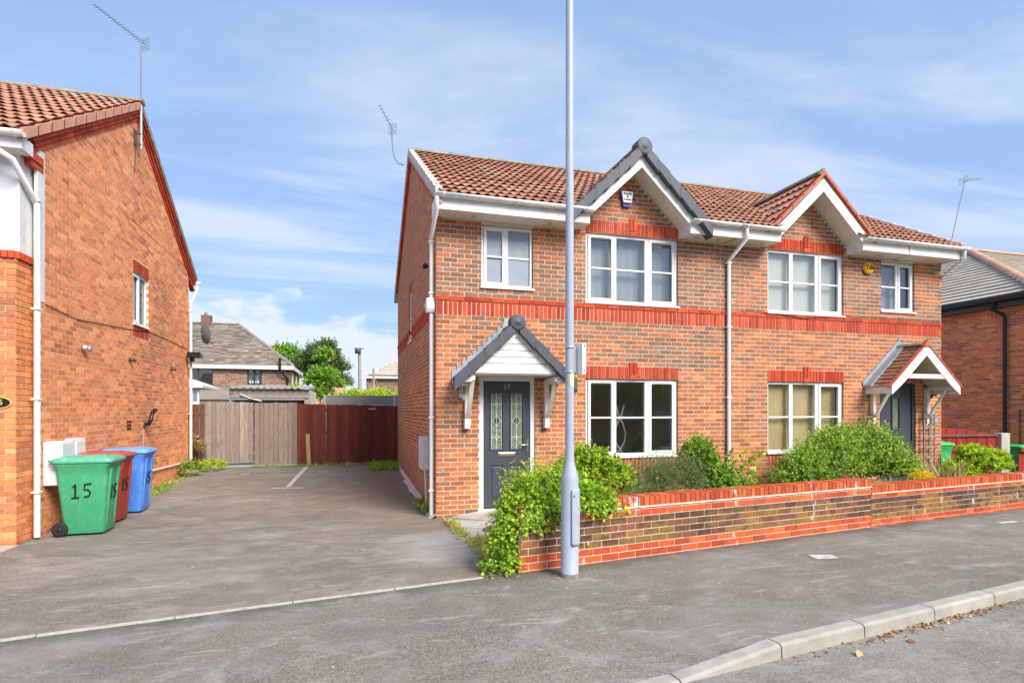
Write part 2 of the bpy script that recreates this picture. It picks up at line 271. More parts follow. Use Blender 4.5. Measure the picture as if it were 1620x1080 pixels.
# ------------------------------------------------------------------ building helpers
WL = {}
def props(o, label=None, cat=None, group=None, kind=None):
    if label: o['label'] = label
    if cat: o['category'] = cat
    if group: o['group'] = group
    if kind: o['kind'] = kind
    return o
def thing(name, loc, label=None, cat=None, group=None, kind=None):
    o = bpy.data.objects.new(name, None); o.empty_display_size = .2; C.objects.link(o); o.location = loc; WL[o.name] = Vector(loc)
    return props(o, label, cat, group, kind)
class MB:
    def __init__(s): s.v = []; s.f = []; s.m = []; s.sm = []
    def add(s, vs, fs, mi=0, smooth=False):
        b = len(s.v); s.v += [tuple(p) for p in vs]
        for f in fs: s.f.append(tuple(b+i for i in f)); s.m.append(mi); s.sm.append(smooth)
        return s
    def box(s, x0, x1, y0, y1, z0, z1, mi=0):
        vs = [(x, y, z) for z in (z0, z1) for y in (y0, y1) for x in (x0, x1)]
        return s.add(vs, [(0, 2, 3, 1), (4, 5, 7, 6), (0, 1, 5, 4), (2, 6, 7, 3), (0, 4, 6, 2), (1, 3, 7, 5)], mi)
    def obox(s, c, ax, ay, az, mi=0):      # centre and three half-axis vectors
        c, ax, ay, az = map(Vector, (c, ax, ay, az))
        vs = [c+ax*i+ay*j+az*k for k in (-1, 1) for j in (-1, 1) for i in (-1, 1)]
        return s.add(vs, [(0, 2, 3, 1), (4, 5, 7, 6), (0, 1, 5, 4), (2, 6, 7, 3), (0, 4, 6, 2), (1, 3, 7, 5)], mi)
    def prism(s, poly, vec, mi=0, smooth=False):
        n = len(poly); vec = Vector(vec); vs = [Vector(p) for p in poly]; vs += [p+vec for p in vs]
        fs = [tuple(range(n))[::-1], tuple(range(n, 2*n))]
        s.add(vs, fs, mi)
        b = len(s.v)-2*n
        for i in range(n):
            j = (i+1) % n; s.f.append((b+i, b+j, b+n+j, b+n+i)); s.m.append(mi); s.sm.append(smooth)
        return s
    def pxz(s, poly, y0, y1, mi=0, smooth=False): return s.prism([(x, y0, z) for x, z in poly], (0, y1-y0, 0), mi, smooth)
    def pyz(s, poly, x0, x1, mi=0, smooth=False): return s.prism([(x0, y, z) for y, z in poly], (x1-x0, 0, 0), mi, smooth)
    def tube(s, pts, r, n=8, mi=0, cap=True):
        pts = [Vector(p) for p in pts]; rs = r if isinstance(r, (list, tuple)) else [r]*len(pts); rings = []
        up = None
        for i, p in enumerate(pts):
            d = (pts[min(i+1, len(pts)-1)]-pts[max(i-1, 0)]).normalized()
            if up is None: up = Vector((0, 0, 1)) if abs(d.z) < .9 else Vector((1, 0, 0))
            a = d.cross(up); a = a.normalized() if a.length > 1e-5 else Vector((1, 0, 0)); b = a.cross(d).normalized(); up = b
            rings.append([p+(a*math.cos(t)+b*math.sin(t))*rs[i] for t in [2*math.pi*k/n for k in range(n)]])
        vs = [q for ring in rings for q in ring]; fs = []
        for i in range(len(pts)-1):
            for k in range(n): fs.append((i*n+k, i*n+(k+1) % n, (i+1)*n+(k+1) % n, (i+1)*n+k))
        s.add(vs, fs, mi, True)
        if cap: s.add(rings[0], [tuple(range(n))], mi); s.add(rings[-1], [tuple(range(n))[::-1]], mi)
        return s
    def lathe(s, prof, c=(0, 0, 0), n=20, mi=0, axis='Z', cap=True):
        c = Vector(c); vs = []
        for r, h in prof:
            for k in range(n):
                t = 2*math.pi*k/n; a, b = r*math.cos(t), r*math.sin(t)
                vs.append(c+Vector({'Z': (a, b, h), 'X': (h, a, b), 'Y': (a, h, b)}[axis]))
        fs = []
        for i in range(len(prof)-1):
            for k in range(n): fs.append((i*n+k, i*n+(k+1) % n, (i+1)*n+(k+1) % n, (i+1)*n+k))
        s.add(vs, fs, mi, True)
        if cap: s.add(vs[:n], [tuple(range(n))[::-1]], mi); s.add(vs[-n:], [tuple(range(n))], mi)
        return s
    def build(s, name, mats, parent=None, bevel=0, **k):
        v = np.array(s.v, dtype=float); lo, hi = v.min(0), v.max(0); c = Vector((lo+hi)/2)
        if not isinstance(mats, (list, tuple)): mats = [mats]
        me = bpy.data.meshes.new(name); me.from_pydata([tuple(p) for p in (v-np.array(c))], [], s.f)
        for m in mats: me.materials.append(m)
        me.polygons.foreach_set('material_index', s.m); me.polygons.foreach_set('use_smooth', s.sm)
        me.update()
        o = bpy.data.objects.new(name, me); C.objects.link(o)
        WL[o.name] = c
        if parent is not None: o.parent = parent; o.location = c-WL[parent.name]
        else: o.location = c
        if bevel:
            b = o.modifiers.new('bevel', 'BEVEL'); b.width = bevel; b.segments = 2; b.limit_method = 'ANGLE'; b.angle_limit = R(35)
        return props(o, **k)
def inst(name, me, M, parent):
    o = bpy.data.objects.new(name, me); C.objects.link(o); WL[o.name] = M.translation.copy()
    o.parent = parent; o.matrix_local = Matrix.Translation(-WL[parent.name]) @ M
    return o
def copy_tree(o, parent=None):
    c = o.copy(); C.objects.link(c); c.parent = parent
    if parent is not None: c.matrix_local = o.matrix_local.copy()
    for ch in list(o.children): copy_tree(ch, c)
    return c
CAM = Vector((0, 0, 1.7)); cy, sy_ = math.cos(R(15.9)), math.sin(R(15.9))
def view(p):
    d = p[0]*sy_+p[1]*cy; X = p[0]*cy-p[1]*sy_
    if d <= .1: return 1e6
    u = 810+895*X/d; v = 648-895*(p[2]-1.7)/d
    return d + (500 if (u < -5 or u > 1625 or v < -5 or v > 1085) else 0)
UNIT = {}
def unitbox(m, name='brick'):
    k = (m.name, name)
    if k not in UNIT:
        b = MB().box(-.5, .5, -.5, .5, -.5, .5); me = bpy.data.meshes.new(name); me.from_pydata(b.v, [], b.f); me.materials.append(m); UNIT[k] = me
    return UNIT[k]
class Pieces:
    """collects alike box-shaped pieces; the nearest become parts, the rest one stuff mesh"""
    def __init__(s, name, rest, mats): s.name, s.rest, s.mats, s.l = name, rest, mats, []
    def add(s, c, ax, ay, az, mi): s.l.append((Vector(c), Vector(ax), Vector(ay), Vector(az), mi))
    def done(s, parent, limit=298, occl=None):
        L_ = sorted(s.l, key=lambda q: view(q[0])+(300 if occl and occl(q[0]) else 0))
        k = min(limit, len(L_))
        for c, ax, ay, az, mi in L_[:k]:
            M = Matrix(((ax.x, ay.x, az.x, c.x), (ax.y, ay.y, az.y, c.y), (ax.z, ay.z, az.z, c.z), (0, 0, 0, 1)))
            inst(s.name, unitbox(s.mats[mi], s.name), M, parent)
        if len(L_) > k:
            b = MB()
            for c, ax, ay, az, mi in L_[k:]: b.obox(c, ax/2, ay/2, az/2, mi)
            b.build(s.rest, s.mats, parent, kind='stuff')
# a wall plane: O origin, u along the wall, n outward; z is world height
def wallframe(O, u, n):
    O, u, n = Vector(O), Vector(u).normalized(), Vector(n).normalized()
    return lambda a, d, z: Vector((O.x+u.x*a+n.x*d, O.y+u.y*a+n.y*d, z)), u, n
def brickwork(P, fr, W, z0, z1, openings=(), top=None, pick=None, h=.075, bw=.225, depth=.09, proud=.0035, phase=0, gap=.012):
    at, u, n = fr; k = 0; z = z0
    while z < z1-.01:
        zc = z+h/2; zt = min(z+h, z1); iv = [(0., W)]
        if top:
            a, b = top(zc+h*.4)
            if b-a < .05: break
            iv = [(max(0, a), min(W, b))]
        for (a, b, za, zb) in openings:
            if zc > za and zc < zb:
                nv = []
                for (p, q) in iv:
                    if b <= p or a >= q: nv.append((p, q))
                    else:
                        if a > p: nv.append((p, a))
                        if b < q: nv.append((b, q))
                iv = nv
        off = (-bw/2 if (k+phase) % 2 else 0)
        for (p, q) in iv:
            i = math.floor((p-off)/bw)
            while True:
                a = off+i*bw; b = a+bw; i += 1
                if a >= q-.001: break
                A = max(a, p); B = min(b, q)
                if B-A < .03: continue
                ga = gap/2 if A == a else .0; gb = gap/2 if B == b else .0
                wd = B-A-ga-gb; cen = (A+ga+B-gb)/2; pr_ = proud+random.uniform(-.0012, .0014)*min(1, proud/.002)
                c = at(cen, pr_-depth/2, (z+zt)/2)
                P.add(c, u*wd, n*depth, Vector((0, 0, zt-z-gap)), pick(cen, zc, k))
        z += h; k += 1
def soldiers(P, fr, a0, a1, z0, z1, pick=None, pitch=.075, depth=.09, proud=.004, gap=.015):
    at, u, n = fr; nn = max(1, round((a1-a0)/pitch)); pw = (a1-a0)/nn
    for i in range(nn):
        cen = a0+(i+.5)*pw; c = at(cen, proud+random.uniform(-.0015, .0015)-depth/2, (z0+z1)/2)
        P.add(c, u*(pw-gap), n*depth, Vector((0, 0, z1-z0-gap*.8)), pick() if pick else random.randrange(3))
def wallbody(fr, W, z0, z1, openings, parent, m, name='wall', polys=(), thick=.1, back=.0, i0=.0, i1=.0):
    at, u, n = fr; b = MB()
    xs = sorted({i0, W-i1, *[max(0, o[0]) for o in openings], *[min(W, o[1]) for o in openings]}); zs = sorted({z0, z1, *[o[2] for o in openings if z0 < o[2] < z1], *[o[3] for o in openings if z0 < o[3] < z1]})
    for i in range(len(xs)-1):
        j = 0
        for j in range(len(zs)-1):
            cx_, cz_ = (xs[i]+xs[i+1])/2, (zs[j]+zs[j+1])/2
            if any(o[0] < cx_ < o[1] and o[2] < cz_ < o[3] for o in openings): continue
            b.obox(at(cx_, -thick/2-back, cz_), u*(xs[i+1]-xs[i])/2, n*thick/2, Vector((0, 0, (zs[j+1]-zs[j])/2)))
    for poly in polys: b.prism([at(a, -back, z) for a, z in poly], -n*thick)
    return b.build(name, m, parent)
def text(s, size, M, m, parent, name='lettering', ext=.002, align='CENTER', bold=0):
    cu = bpy.data.curves.new(name, 'FONT'); cu.body = s; cu.size = size; cu.extrude = ext; cu.align_x = align; cu.align_y = 'CENTER'; cu.offset = bold; cu.resolution_u = 3; cu.space_line = .85
    o = bpy.data.objects.new(name, cu); C.objects.link(o); bpy.context.view_layer.update()
    me = bpy.data.meshes.new_from_object(o); C.objects.unlink(o); bpy.data.objects.remove(o); me.materials.append(m)
    return inst(name, me, M, parent)
def facing(x, y, z, n, tilt=0.):      # matrix whose local z looks along n (horizontal), local y up
    n = Vector(n).normalized(); up = Vector((0, 0, 1)); r = up.cross(n).normalized()
    M = Matrix(((r.x, up.x, n.x, x), (r.y, up.y, n.y, y), (r.z, up.z, n.z, z), (0, 0, 0, 1)))
    return M @ Matrix.Rotation(tilt, 4, 'Z')

# ------------------------------------------------------------------ foliage
rng = np.random.default_rng(11)
SHAPES = {
 'oval': ([(0, 0, 0), (.20, .25, .05), (.27, .6, .06), (0, 1, 0), (-.27, .6, .06), (-.20, .25, .05)], [(0, 1, 2, 3), (0, 3, 4, 5)]),
 'round': ([(0, 0, 0), (.34, .2, .06), (.40, .6, .08), (0, 1, 0), (-.40, .6, .08), (-.34, .2, .06)], [(0, 1, 2, 3), (0, 3, 4, 5)]),
 'blade': ([(-.05, 0, 0), (.05, 0, 0), (.045, .5, .10), (-.045, .5, .10), (0, 1, -.05)], [(0, 1, 2, 3), (3, 2, 4)]),
 'needle': ([(-.05, 0, 0), (.05, 0, 0), (0, 1, 0)], [(0, 1, 2)]),
 'ivy': ([(0, 0, 0), (.42, -.10, .04), (.26, .22, .05), (.52, .46, .02), (.17, .50, .05), (0, 1, 0), (-.17, .50, .05), (-.52, .46, .02), (-.26, .22, .05), (-.42, -.10, .04)], [(0, 1, 2, 3, 4, 5), (0, 5, 6, 7, 8, 9)]),
}
def leaves(name, P, D, size, shape, mats, parent, mi=None, **k):
    """P positions, D pointing directions (N,3), size (N,)"""
    T, F = SHAPES[shape]; T = np.array(T); n = len(P)
    D = D/np.maximum(np.linalg.norm(D, axis=1, keepdims=True), 1e-6)
    rv = rng.normal(size=(n, 3))*.6+np.array((0, -.25, .9)); X = np.cross(D, rv); X /= np.maximum(np.linalg.norm(X, axis=1, keepdims=True), 1e-6); Z = np.cross(X, D)
    V = P[:, None, :]+size[:, None, None]*(T[None, :, 0:1]*X[:, None, :]+T[None, :, 1:2]*D[:, None, :]+T[None, :, 2:3]*Z[:, None, :])
    V = V.reshape(-1, 3); c = (V.min(0)+V.max(0))/2; nv = len(T)
    li = np.concatenate([np.array(f) for f in F]); lens = np.array([len(f) for f in F])
    LI = (np.arange(n)[:, None]*nv+li[None, :]).ravel(); LT = np.tile(lens, n); LS = np.concatenate([[0], np.cumsum(LT)[:-1]])
    me = bpy.data.meshes.new(name); me.vertices.add(len(V)); me.vertices.foreach_set('co', (V-c).ravel())
    me.loops.add(len(LI)); me.loops.foreach_set('vertex_index', LI.astype(np.int32))
    me.polygons.add(len(LT)); me.polygons.foreach_set('loop_start', LS.astype(np.int32)); me.polygons.foreach_set('loop_total', LT.astype(np.int32))
    for m in mats: me.materials.append(m)
    if mi is None: mi = rng.choice(len(mats), n, p=[.5, .3, .2] if len(mats) == 3 else None)
    me.polygons.foreach_set('material_index', np.repeat(mi, len(F)).astype(np.int32)); me.update(); me.validate()
    o = bpy.data.objects.new(name, me); C.objects.link(o); cc = Vector(c); WL[o.name] = cc
    if parent is not None: o.parent = parent; o.location = cc-WL[parent.name]
    else: o.location = cc
    k.setdefault('kind', 'stuff')
    return props(o, **k)
def sprigs(blobs, n, per, length, lsize, spread=.6, up=.35, shell=.75, out=1., droop=0.):
    """shoots starting in the outer part of a set of ellipsoids, with leaves along each"""
    B = np.array(blobs, float); wts = (B[:, 3]*B[:, 4]*B[:, 5])**.66; wts /= wts.sum(); bi = rng.choice(len(B), n, p=wts)
    d = rng.normal(size=(n, 3)); d /= np.linalg.norm(d, axis=1, keepdims=True); d[:, 2] = np.abs(d[:, 2])*.9+d[:, 2]*.1
    r = shell+(1-shell)*rng.random(n); r[rng.random(n) < .25] *= .7
    O = B[bi, :3]+d*B[bi, 3:6]*r[:, None]
    dirn = d*out+rng.normal(size=(n, 3))*spread+np.array((0, 0, up)); dirn /= np.linalg.norm(dirn, axis=1, keepdims=True)
    ln = length*(.5+rng.random(n)); P = []; D = []; S = []
    for j in range(per):
        t = (j+.5)/per; side = rng.normal(size=(n, 3)); side -= (side*dirn).sum(1, keepdims=True)*dirn; side /= np.linalg.norm(side, axis=1, keepdims=True)
        p = O+dirn*(ln*t)[:, None]; p[:, 2] -= droop*t*t*ln
        P.append(p); D.append(dirn*.55+side*.9 if j < per-1 else dirn+side*.2); S.append(lsize*(.65+.7*rng.random(n))*(1.1-.4*t))
    return np.concatenate(P), np.concatenate(D), np.concatenate(S), O, dirn, ln
def stems(name, O, dirn, ln, r, m, parent, n=200):
    idx = rng.choice(len(O), min(n, len(O)), replace=False); b = MB()
    for i in idx: b.tube([O[i]-dirn[i]*ln[i]*.4, O[i]+dirn[i]*ln[i]], [r, r*.4], 3, cap=False)
    return b.build(name, m, parent, kind='stuff')
def shrub(name, loc, blobs, n, per, length, lsize, shape, mats, label, cat='shrub', stemmat=None, zmin=.0, ylim=None, **k):
    t = thing(name, loc, label, cat, k.pop('group', None))
    P, D, S, O, dn, ln = sprigs(blobs, n, per, length, lsize, **k)
    keep = P[:, 2] > zmin
    if ylim: keep &= P[:, 1] < ylim
    leaves('foliage', P[keep], D[keep], S[keep], shape, mats, t)
    kk = (O[:, 1]+dn[:, 1]*ln < ylim) if ylim else np.ones(len(O), bool)
    stems('stem', O[kk], dn[kk], ln[kk], .003, stemmat or M_stem, t)
    b = MB(); B = blobs[0]
    for i in range(5):
        a = i*1.3; b.tube([(loc[0]+.03*math.cos(a), loc[1]+.03*math.sin(a), loc[2]-.02), (loc[0]+.15*math.cos(a), loc[1]+.12*math.sin(a), (loc[2]+B[2])/2), (B[0]+.4*B[3]*math.cos(a), B[1]+.4*B[4]*math.sin(a), B[2]+B[5]*.3)], [.014, .010, .004], 5)
    b.build('branch', M_bark, t, kind='stuff')
    return t

# ------------------------------------------------------------------ the setting: ground, road, pavement
KD = Vector((5.61, .82, 0)).normalized(); KN = Vector((-KD.y, KD.x, 0))     # along the street / away from the road
K0 = Vector((2.98, 3.52, 0))                                               # back edge of the kerb where it starts to drop
def kuv(x, y): p = Vector((x, y, 0))-K0; return p.dot(KD), p.dot(KN)
def sm(t): t = max(0, min(1, t)); return t*t*(3-2*t)
def gz(x, y):
    u, v = kuv(x, y)
    z = .12*sm((y-10)/7)
    if v < 1.2: z -= .085*sm(-u/.95)*(1-sm(max(0, v)/1.2))
    return z
def sheet(name, P, nu, nv, m, dz=0, kind='structure', follow=True, parent=None, **k):
    """P = four corners; bilinear grid"""
    P = [Vector(p) for p in P]; b = MB(); vs = []
    for j in range(nv+1):
        for i in range(nu+1):
            s, t = i/nu, j/nv; p = P[0]*(1-s)*(1-t)+P[1]*s*(1-t)+P[2]*s*t+P[3]*(1-s)*t
            vs.append((p.x, p.y, (gz(p.x, p.y) if follow else p.z)+dz))
    b.add(vs, [(j*(nu+1)+i, j*(nu+1)+i+1, (j+1)*(nu+1)+i+1, (j+1)*(nu+1)+i) for j in range(nv) for i in range(nu)], 0, True)
    return b.build(name, m, parent, kind=kind, **k)
def kp(u, v, z=0): p = K0+KD*u+KN*v; return (p.x, p.y, z)
MB().box(-900, 900, -900, 900, -.40, -.30).build('ground', M_grass, kind='structure')
sheet('road', [kp(-60, -8.5, -.10), kp(60, -8.5, -.10), kp(60, -.10, -.10), kp(-60, -.10, -.10)], 4, 2, M_tar3, follow=False)
sheet('far_pavement', [kp(-60, -11, -.02), kp(60, -11, -.02), kp(60, -8.5, -.02), kp(-60, -8.5, -.02)], 4, 1, M_tar2, follow=False)
VW = (Vector((1.68, 5.65, 0))-K0).dot(KN)       # distance kerb - property line
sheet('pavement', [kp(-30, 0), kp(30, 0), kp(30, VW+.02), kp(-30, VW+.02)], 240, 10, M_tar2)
sheet('driveway', [kp(-30, VW+.02), kp(34, VW+.02), (36, 19, 0), (-28, 19, 0)], 64, 30, M_tar1)
# edging line between pavement and forecourt
ed = MB()
for i in range(24):
    u0 = -1.36-.02-i*.9; a, b_ = kp(u0-.89, VW), kp(u0, VW); za = gz(a[0], a[1])+.006
    c = (Vector(a)+Vector(b_))/2; ed.obox((c.x, c.y, za-.03), KD*.445, KN*.024, (0, 0, .032))
ed.build('edging_strip', M_pin, kind='structure')
# kerb stones
kb = thing('kerb', kp(0, -.06, 0), kind='structure')
def kerbstone(u0, u1, h0, h1):
    g = .006; a0, a1 = Vector(kp(u0+g, 0)), Vector(kp(u1-g, 0)); n = -KN; b = MB()
    prof = lambda p, zt: [p+Vector((0, 0, -.2)), p+Vector((0, 0, zt)), p+n*.095+Vector((0, 0, zt)), p+n*.118+Vector((0, 0, zt-.018)), p+n*.125+Vector((0, 0, -.2))]
    A, B = prof(a0, h0), prof(a1, h1)
    b.add(A+B, [(0, 1, 2, 3, 4), (9, 8, 7, 6, 5), (0, 5, 6, 1), (1, 6, 7, 2), (2, 7, 8, 3), (3, 8, 9, 4)])
    b.build('kerb_stone', M_kerb, kb)
for i in range(14): kerbstone(i*.915, (i+1)*.915, .004, .004)
kerbstone(-.915, 0, -.082, .004)
for i in range(1, 14): kerbstone(-(i+1)*.915, -i*.915, -.082, -.082)
# white utility markers in the pavement, painted bay line
def patch(name, pts, dz, m, kind='structure', label=None):
    b = MB(); vs = [(x, y, gz(x, y)+dz) for x, y in pts]; b.add(vs, [tuple(range(len(vs)))]); return b.build(name, m, kind=kind)
patch('painted_marker', [(5.10, 5.24), (5.38, 5.20), (5.42, 5.36), (5.14, 5.42)], .005, M_linep)
patch('painted_marker', [(9.34, 6.12), (9.74, 6.13), (9.76, 6.22), (9.37, 6.22)], .005, M_linep)
sheet('bay_line', [(-1.34, 12.9, 0), (-1.24, 12.9, 0), (-1.11, 16.6, 0), (-1.22, 16.6, 0)], 1, 16, M_linep, dz=.012)
patch('bay_line', [(-1.60, 12.76), (-.96, 12.70), (-.96, 12.80), (-1.60, 12.86)], .009, M_linep)
patch('bay_line', [(-2.62, 15.3), (-2.42, 15.3), (-2.42, 15.42), (-2.62, 15.42)], .005, M_linep)
# front garden soil and path
sheet('garden_soil', [(2.72, 6.02, 0), (11.9, 7.32, 0), (11.9, 8.84, 0), (3.2, 8.84, 0)], 30, 8, M_soil, dz=.035, follow=True)
sheet('garden_soil', [(11.9, 7.32, 0), (16.8, 7.9, 0), (16.8, 10.5, 0), (12.9, 10.5, 0)], 12, 8, M_soil, dz=.035)
pth = thing('path', (2.2, 7.5, 0), kind='structure')
def flag(pts, m=M_flag, name='paving_flag', t=.05):
    c = Vector((sum(p[0] for p in pts)/len(pts), sum(p[1] for p in pts)/len(pts), 0)); P = [Vector(p) for p in pts]
    P = [p+(Vector((c.x, c.y, p.z))-p)*.02 for p in P]
    MB().prism([p-Vector((0, 0, t)) for p in P], (0, 0, t)).build(name, m, pth)
flag([(1.46, 8.70, .035), (2.0, 8.24, .045), (2.42, 8.78, .095), (1.9, 8.80, .085)])
flag([(2.0, 8.24, .045), (2.75, 8.10, .055), (2.98, 8.80, .095), (2.42, 8.78, .095)])
flag([(1.40, 8.62, .02), (1.42, 7.92, .012), (2.0, 7.84, .03), (2.0, 8.24, .042)])
flag([(2.0, 7.84, .03), (2.62, 7.7, .04), (2.75, 8.10, .055), (2.0, 8.24, .042)])
flag([(1.42, 7.92, .010), (1.48, 7.32, .010), (2.0, 7.24, .02), (2.0, 7.84, .028)], M_conc)
flag([(2.0, 7.24, .02), (2.6, 7.1, .03), (2.62, 7.7, .038), (2.0, 7.84, .028)], M_conc)
flag([(1.50, 7.32, .012), (1.58, 6.6, .010), (2.1, 6.5, .018), (2.0, 7.24, .02)])
flag([(1.58, 6.6, .008), (1.66, 5.98, .008), (2.3, 5.98, .014), (2.1, 6.5, .018)], M_conc)
ic = MB().lathe([(.001, .0), (.20, .0), (.21, -.004), (.21, -.03)], (1.98, 7.66, .042), 28, cap=False).build('inspection_cover', M_cover, pth)
# concrete fillet at the foot of the house wall
b = MB(); random.seed(3)
pr0 = [(8.80+i*.45, .10+.05*random.random()) for i in range(17)]
for (y0, w0), (y1, w1) in zip(pr0, pr0[1:]):
    if y0 > 13: w0 *= .5; w1 *= .5
    z0, z1 = gz(0, y0), gz(0, y1)
    b.add([(1.29, y0, z0+.07), (1.285-w0, y0, z0-.01), (1.285-w1, y1, z1-.01), (1.29, y1, z1+.07)], [(0, 1, 2, 3)], 0, True)
b.build('wall_foot_mortar', M_cement, kind='structure')
MB().box(-7, -4.0, 6.6, 8.5, -.05, .012).build('pink_step_slab', M_pinkslab, kind='structure')

# ------------------------------------------------------------------ roof tiles
def tile_mesh(m, w=.30, g=.41, amp0=.034, amp1=.012, th=.013, lift=.030, flat=False, name='roof_tile'):
    b = MB(); nseg = 1 if flat else 12; vs = []
    pr_ = lambda x, a: a*(.5+.5*math.cos(2*math.pi*x/.15))**1.25 if not flat else 0
    for i in range(nseg+1):
        x = w*i/nseg; vs += [(x, 0, lift+pr_(x, amp0)-th), (x, 0, lift+pr_(x, amp0)), (x, g, pr_(x, amp1))]
    fs = []
    for i in range(nseg): a = i*3; fs += [(a, a+3, a+4, a+1), (a+1, a+4, a+5, a+2)]
    b.add(vs, fs, 0, False)
    if flat: b.add([(0, 0, lift-th), (0, 0, lift), (0, g, 0), (w, 0, lift-th), (w, 0, lift), (w, g, 0)], [(0, 1, 2), (3, 5, 4)])
    me = bpy.data.meshes.new(name); me.from_pydata(b.v, [], b.f); me.materials.append(m); me.update(); return me
TM = [tile_mesh(m) for m in TILE+[M_tileL]]
GTM = [tile_mesh(M_gtile, .33, .44, flat=True, th=.03, lift=.05)]
PTM = [tile_mesh(M_plain, .165, .15, flat=True, th=.012, lift=.02)]
BGM = [tile_mesh(m, .42, .42, flat=True, th=.05, lift=.06) for m in M_roofbg]
BGG = [tile_mesh(M_gtile, .42, .42, flat=True, th=.05, lift=.06)]
class Tiles:
    def __init__(s): s.l = []
    def slope(s, O, u, sd_, cols, rows, keep=None, colw=.30, gauge=.335, pick=None, jit=.004):
        O, u, sd_ = Vector(O), Vector(u).normalized(), Vector(sd_).normalized(); n = u.cross(sd_).normalized()
        flip = n.z < 0
        if flip: n = -n
        for r in range(rows):
            for c in range(cols):
                o = O+u*c*colw+sd_*r*gauge
                ctr = o+u*colw/2+sd_*gauge/2
                if keep and not keep(ctr, r, c): continue
                if flip: o = o+u*colw; uu = -u
                else: uu = u
                o = o+n*random.uniform(-jit, jit)+sd_*random.uniform(-jit, jit)
                M = Matrix(((uu.x, sd_.x, n.x, o.x), (uu.y, sd_.y, n.y, o.y), (uu.z, sd_.z, n.z, o.z), (0, 0, 0, 1)))
                s.l.append((M, pick(ctr) if pick else random.choice((0, 0, 1, 1, 2, 3))))
        return s
    def done(s, parent, meshes, name='roof_tile', rest='tiling', limit=298):
        L_ = sorted(s.l, key=lambda q: view(q[0].translation)); k = min(limit, len(L_))
        for M, i in L_[:k]: inst(name, meshes[i], M, parent)
        if len(L_) > k:
            b = MB()
            for M, i in L_[k:]:
                me = meshes[i]; b.add([M @ v.co for v in me.vertices], [tuple(p.vertices) for p in me.polygons], i)
            b.build(rest, [m.materials[0] for m in meshes], parent, kind='stuff')

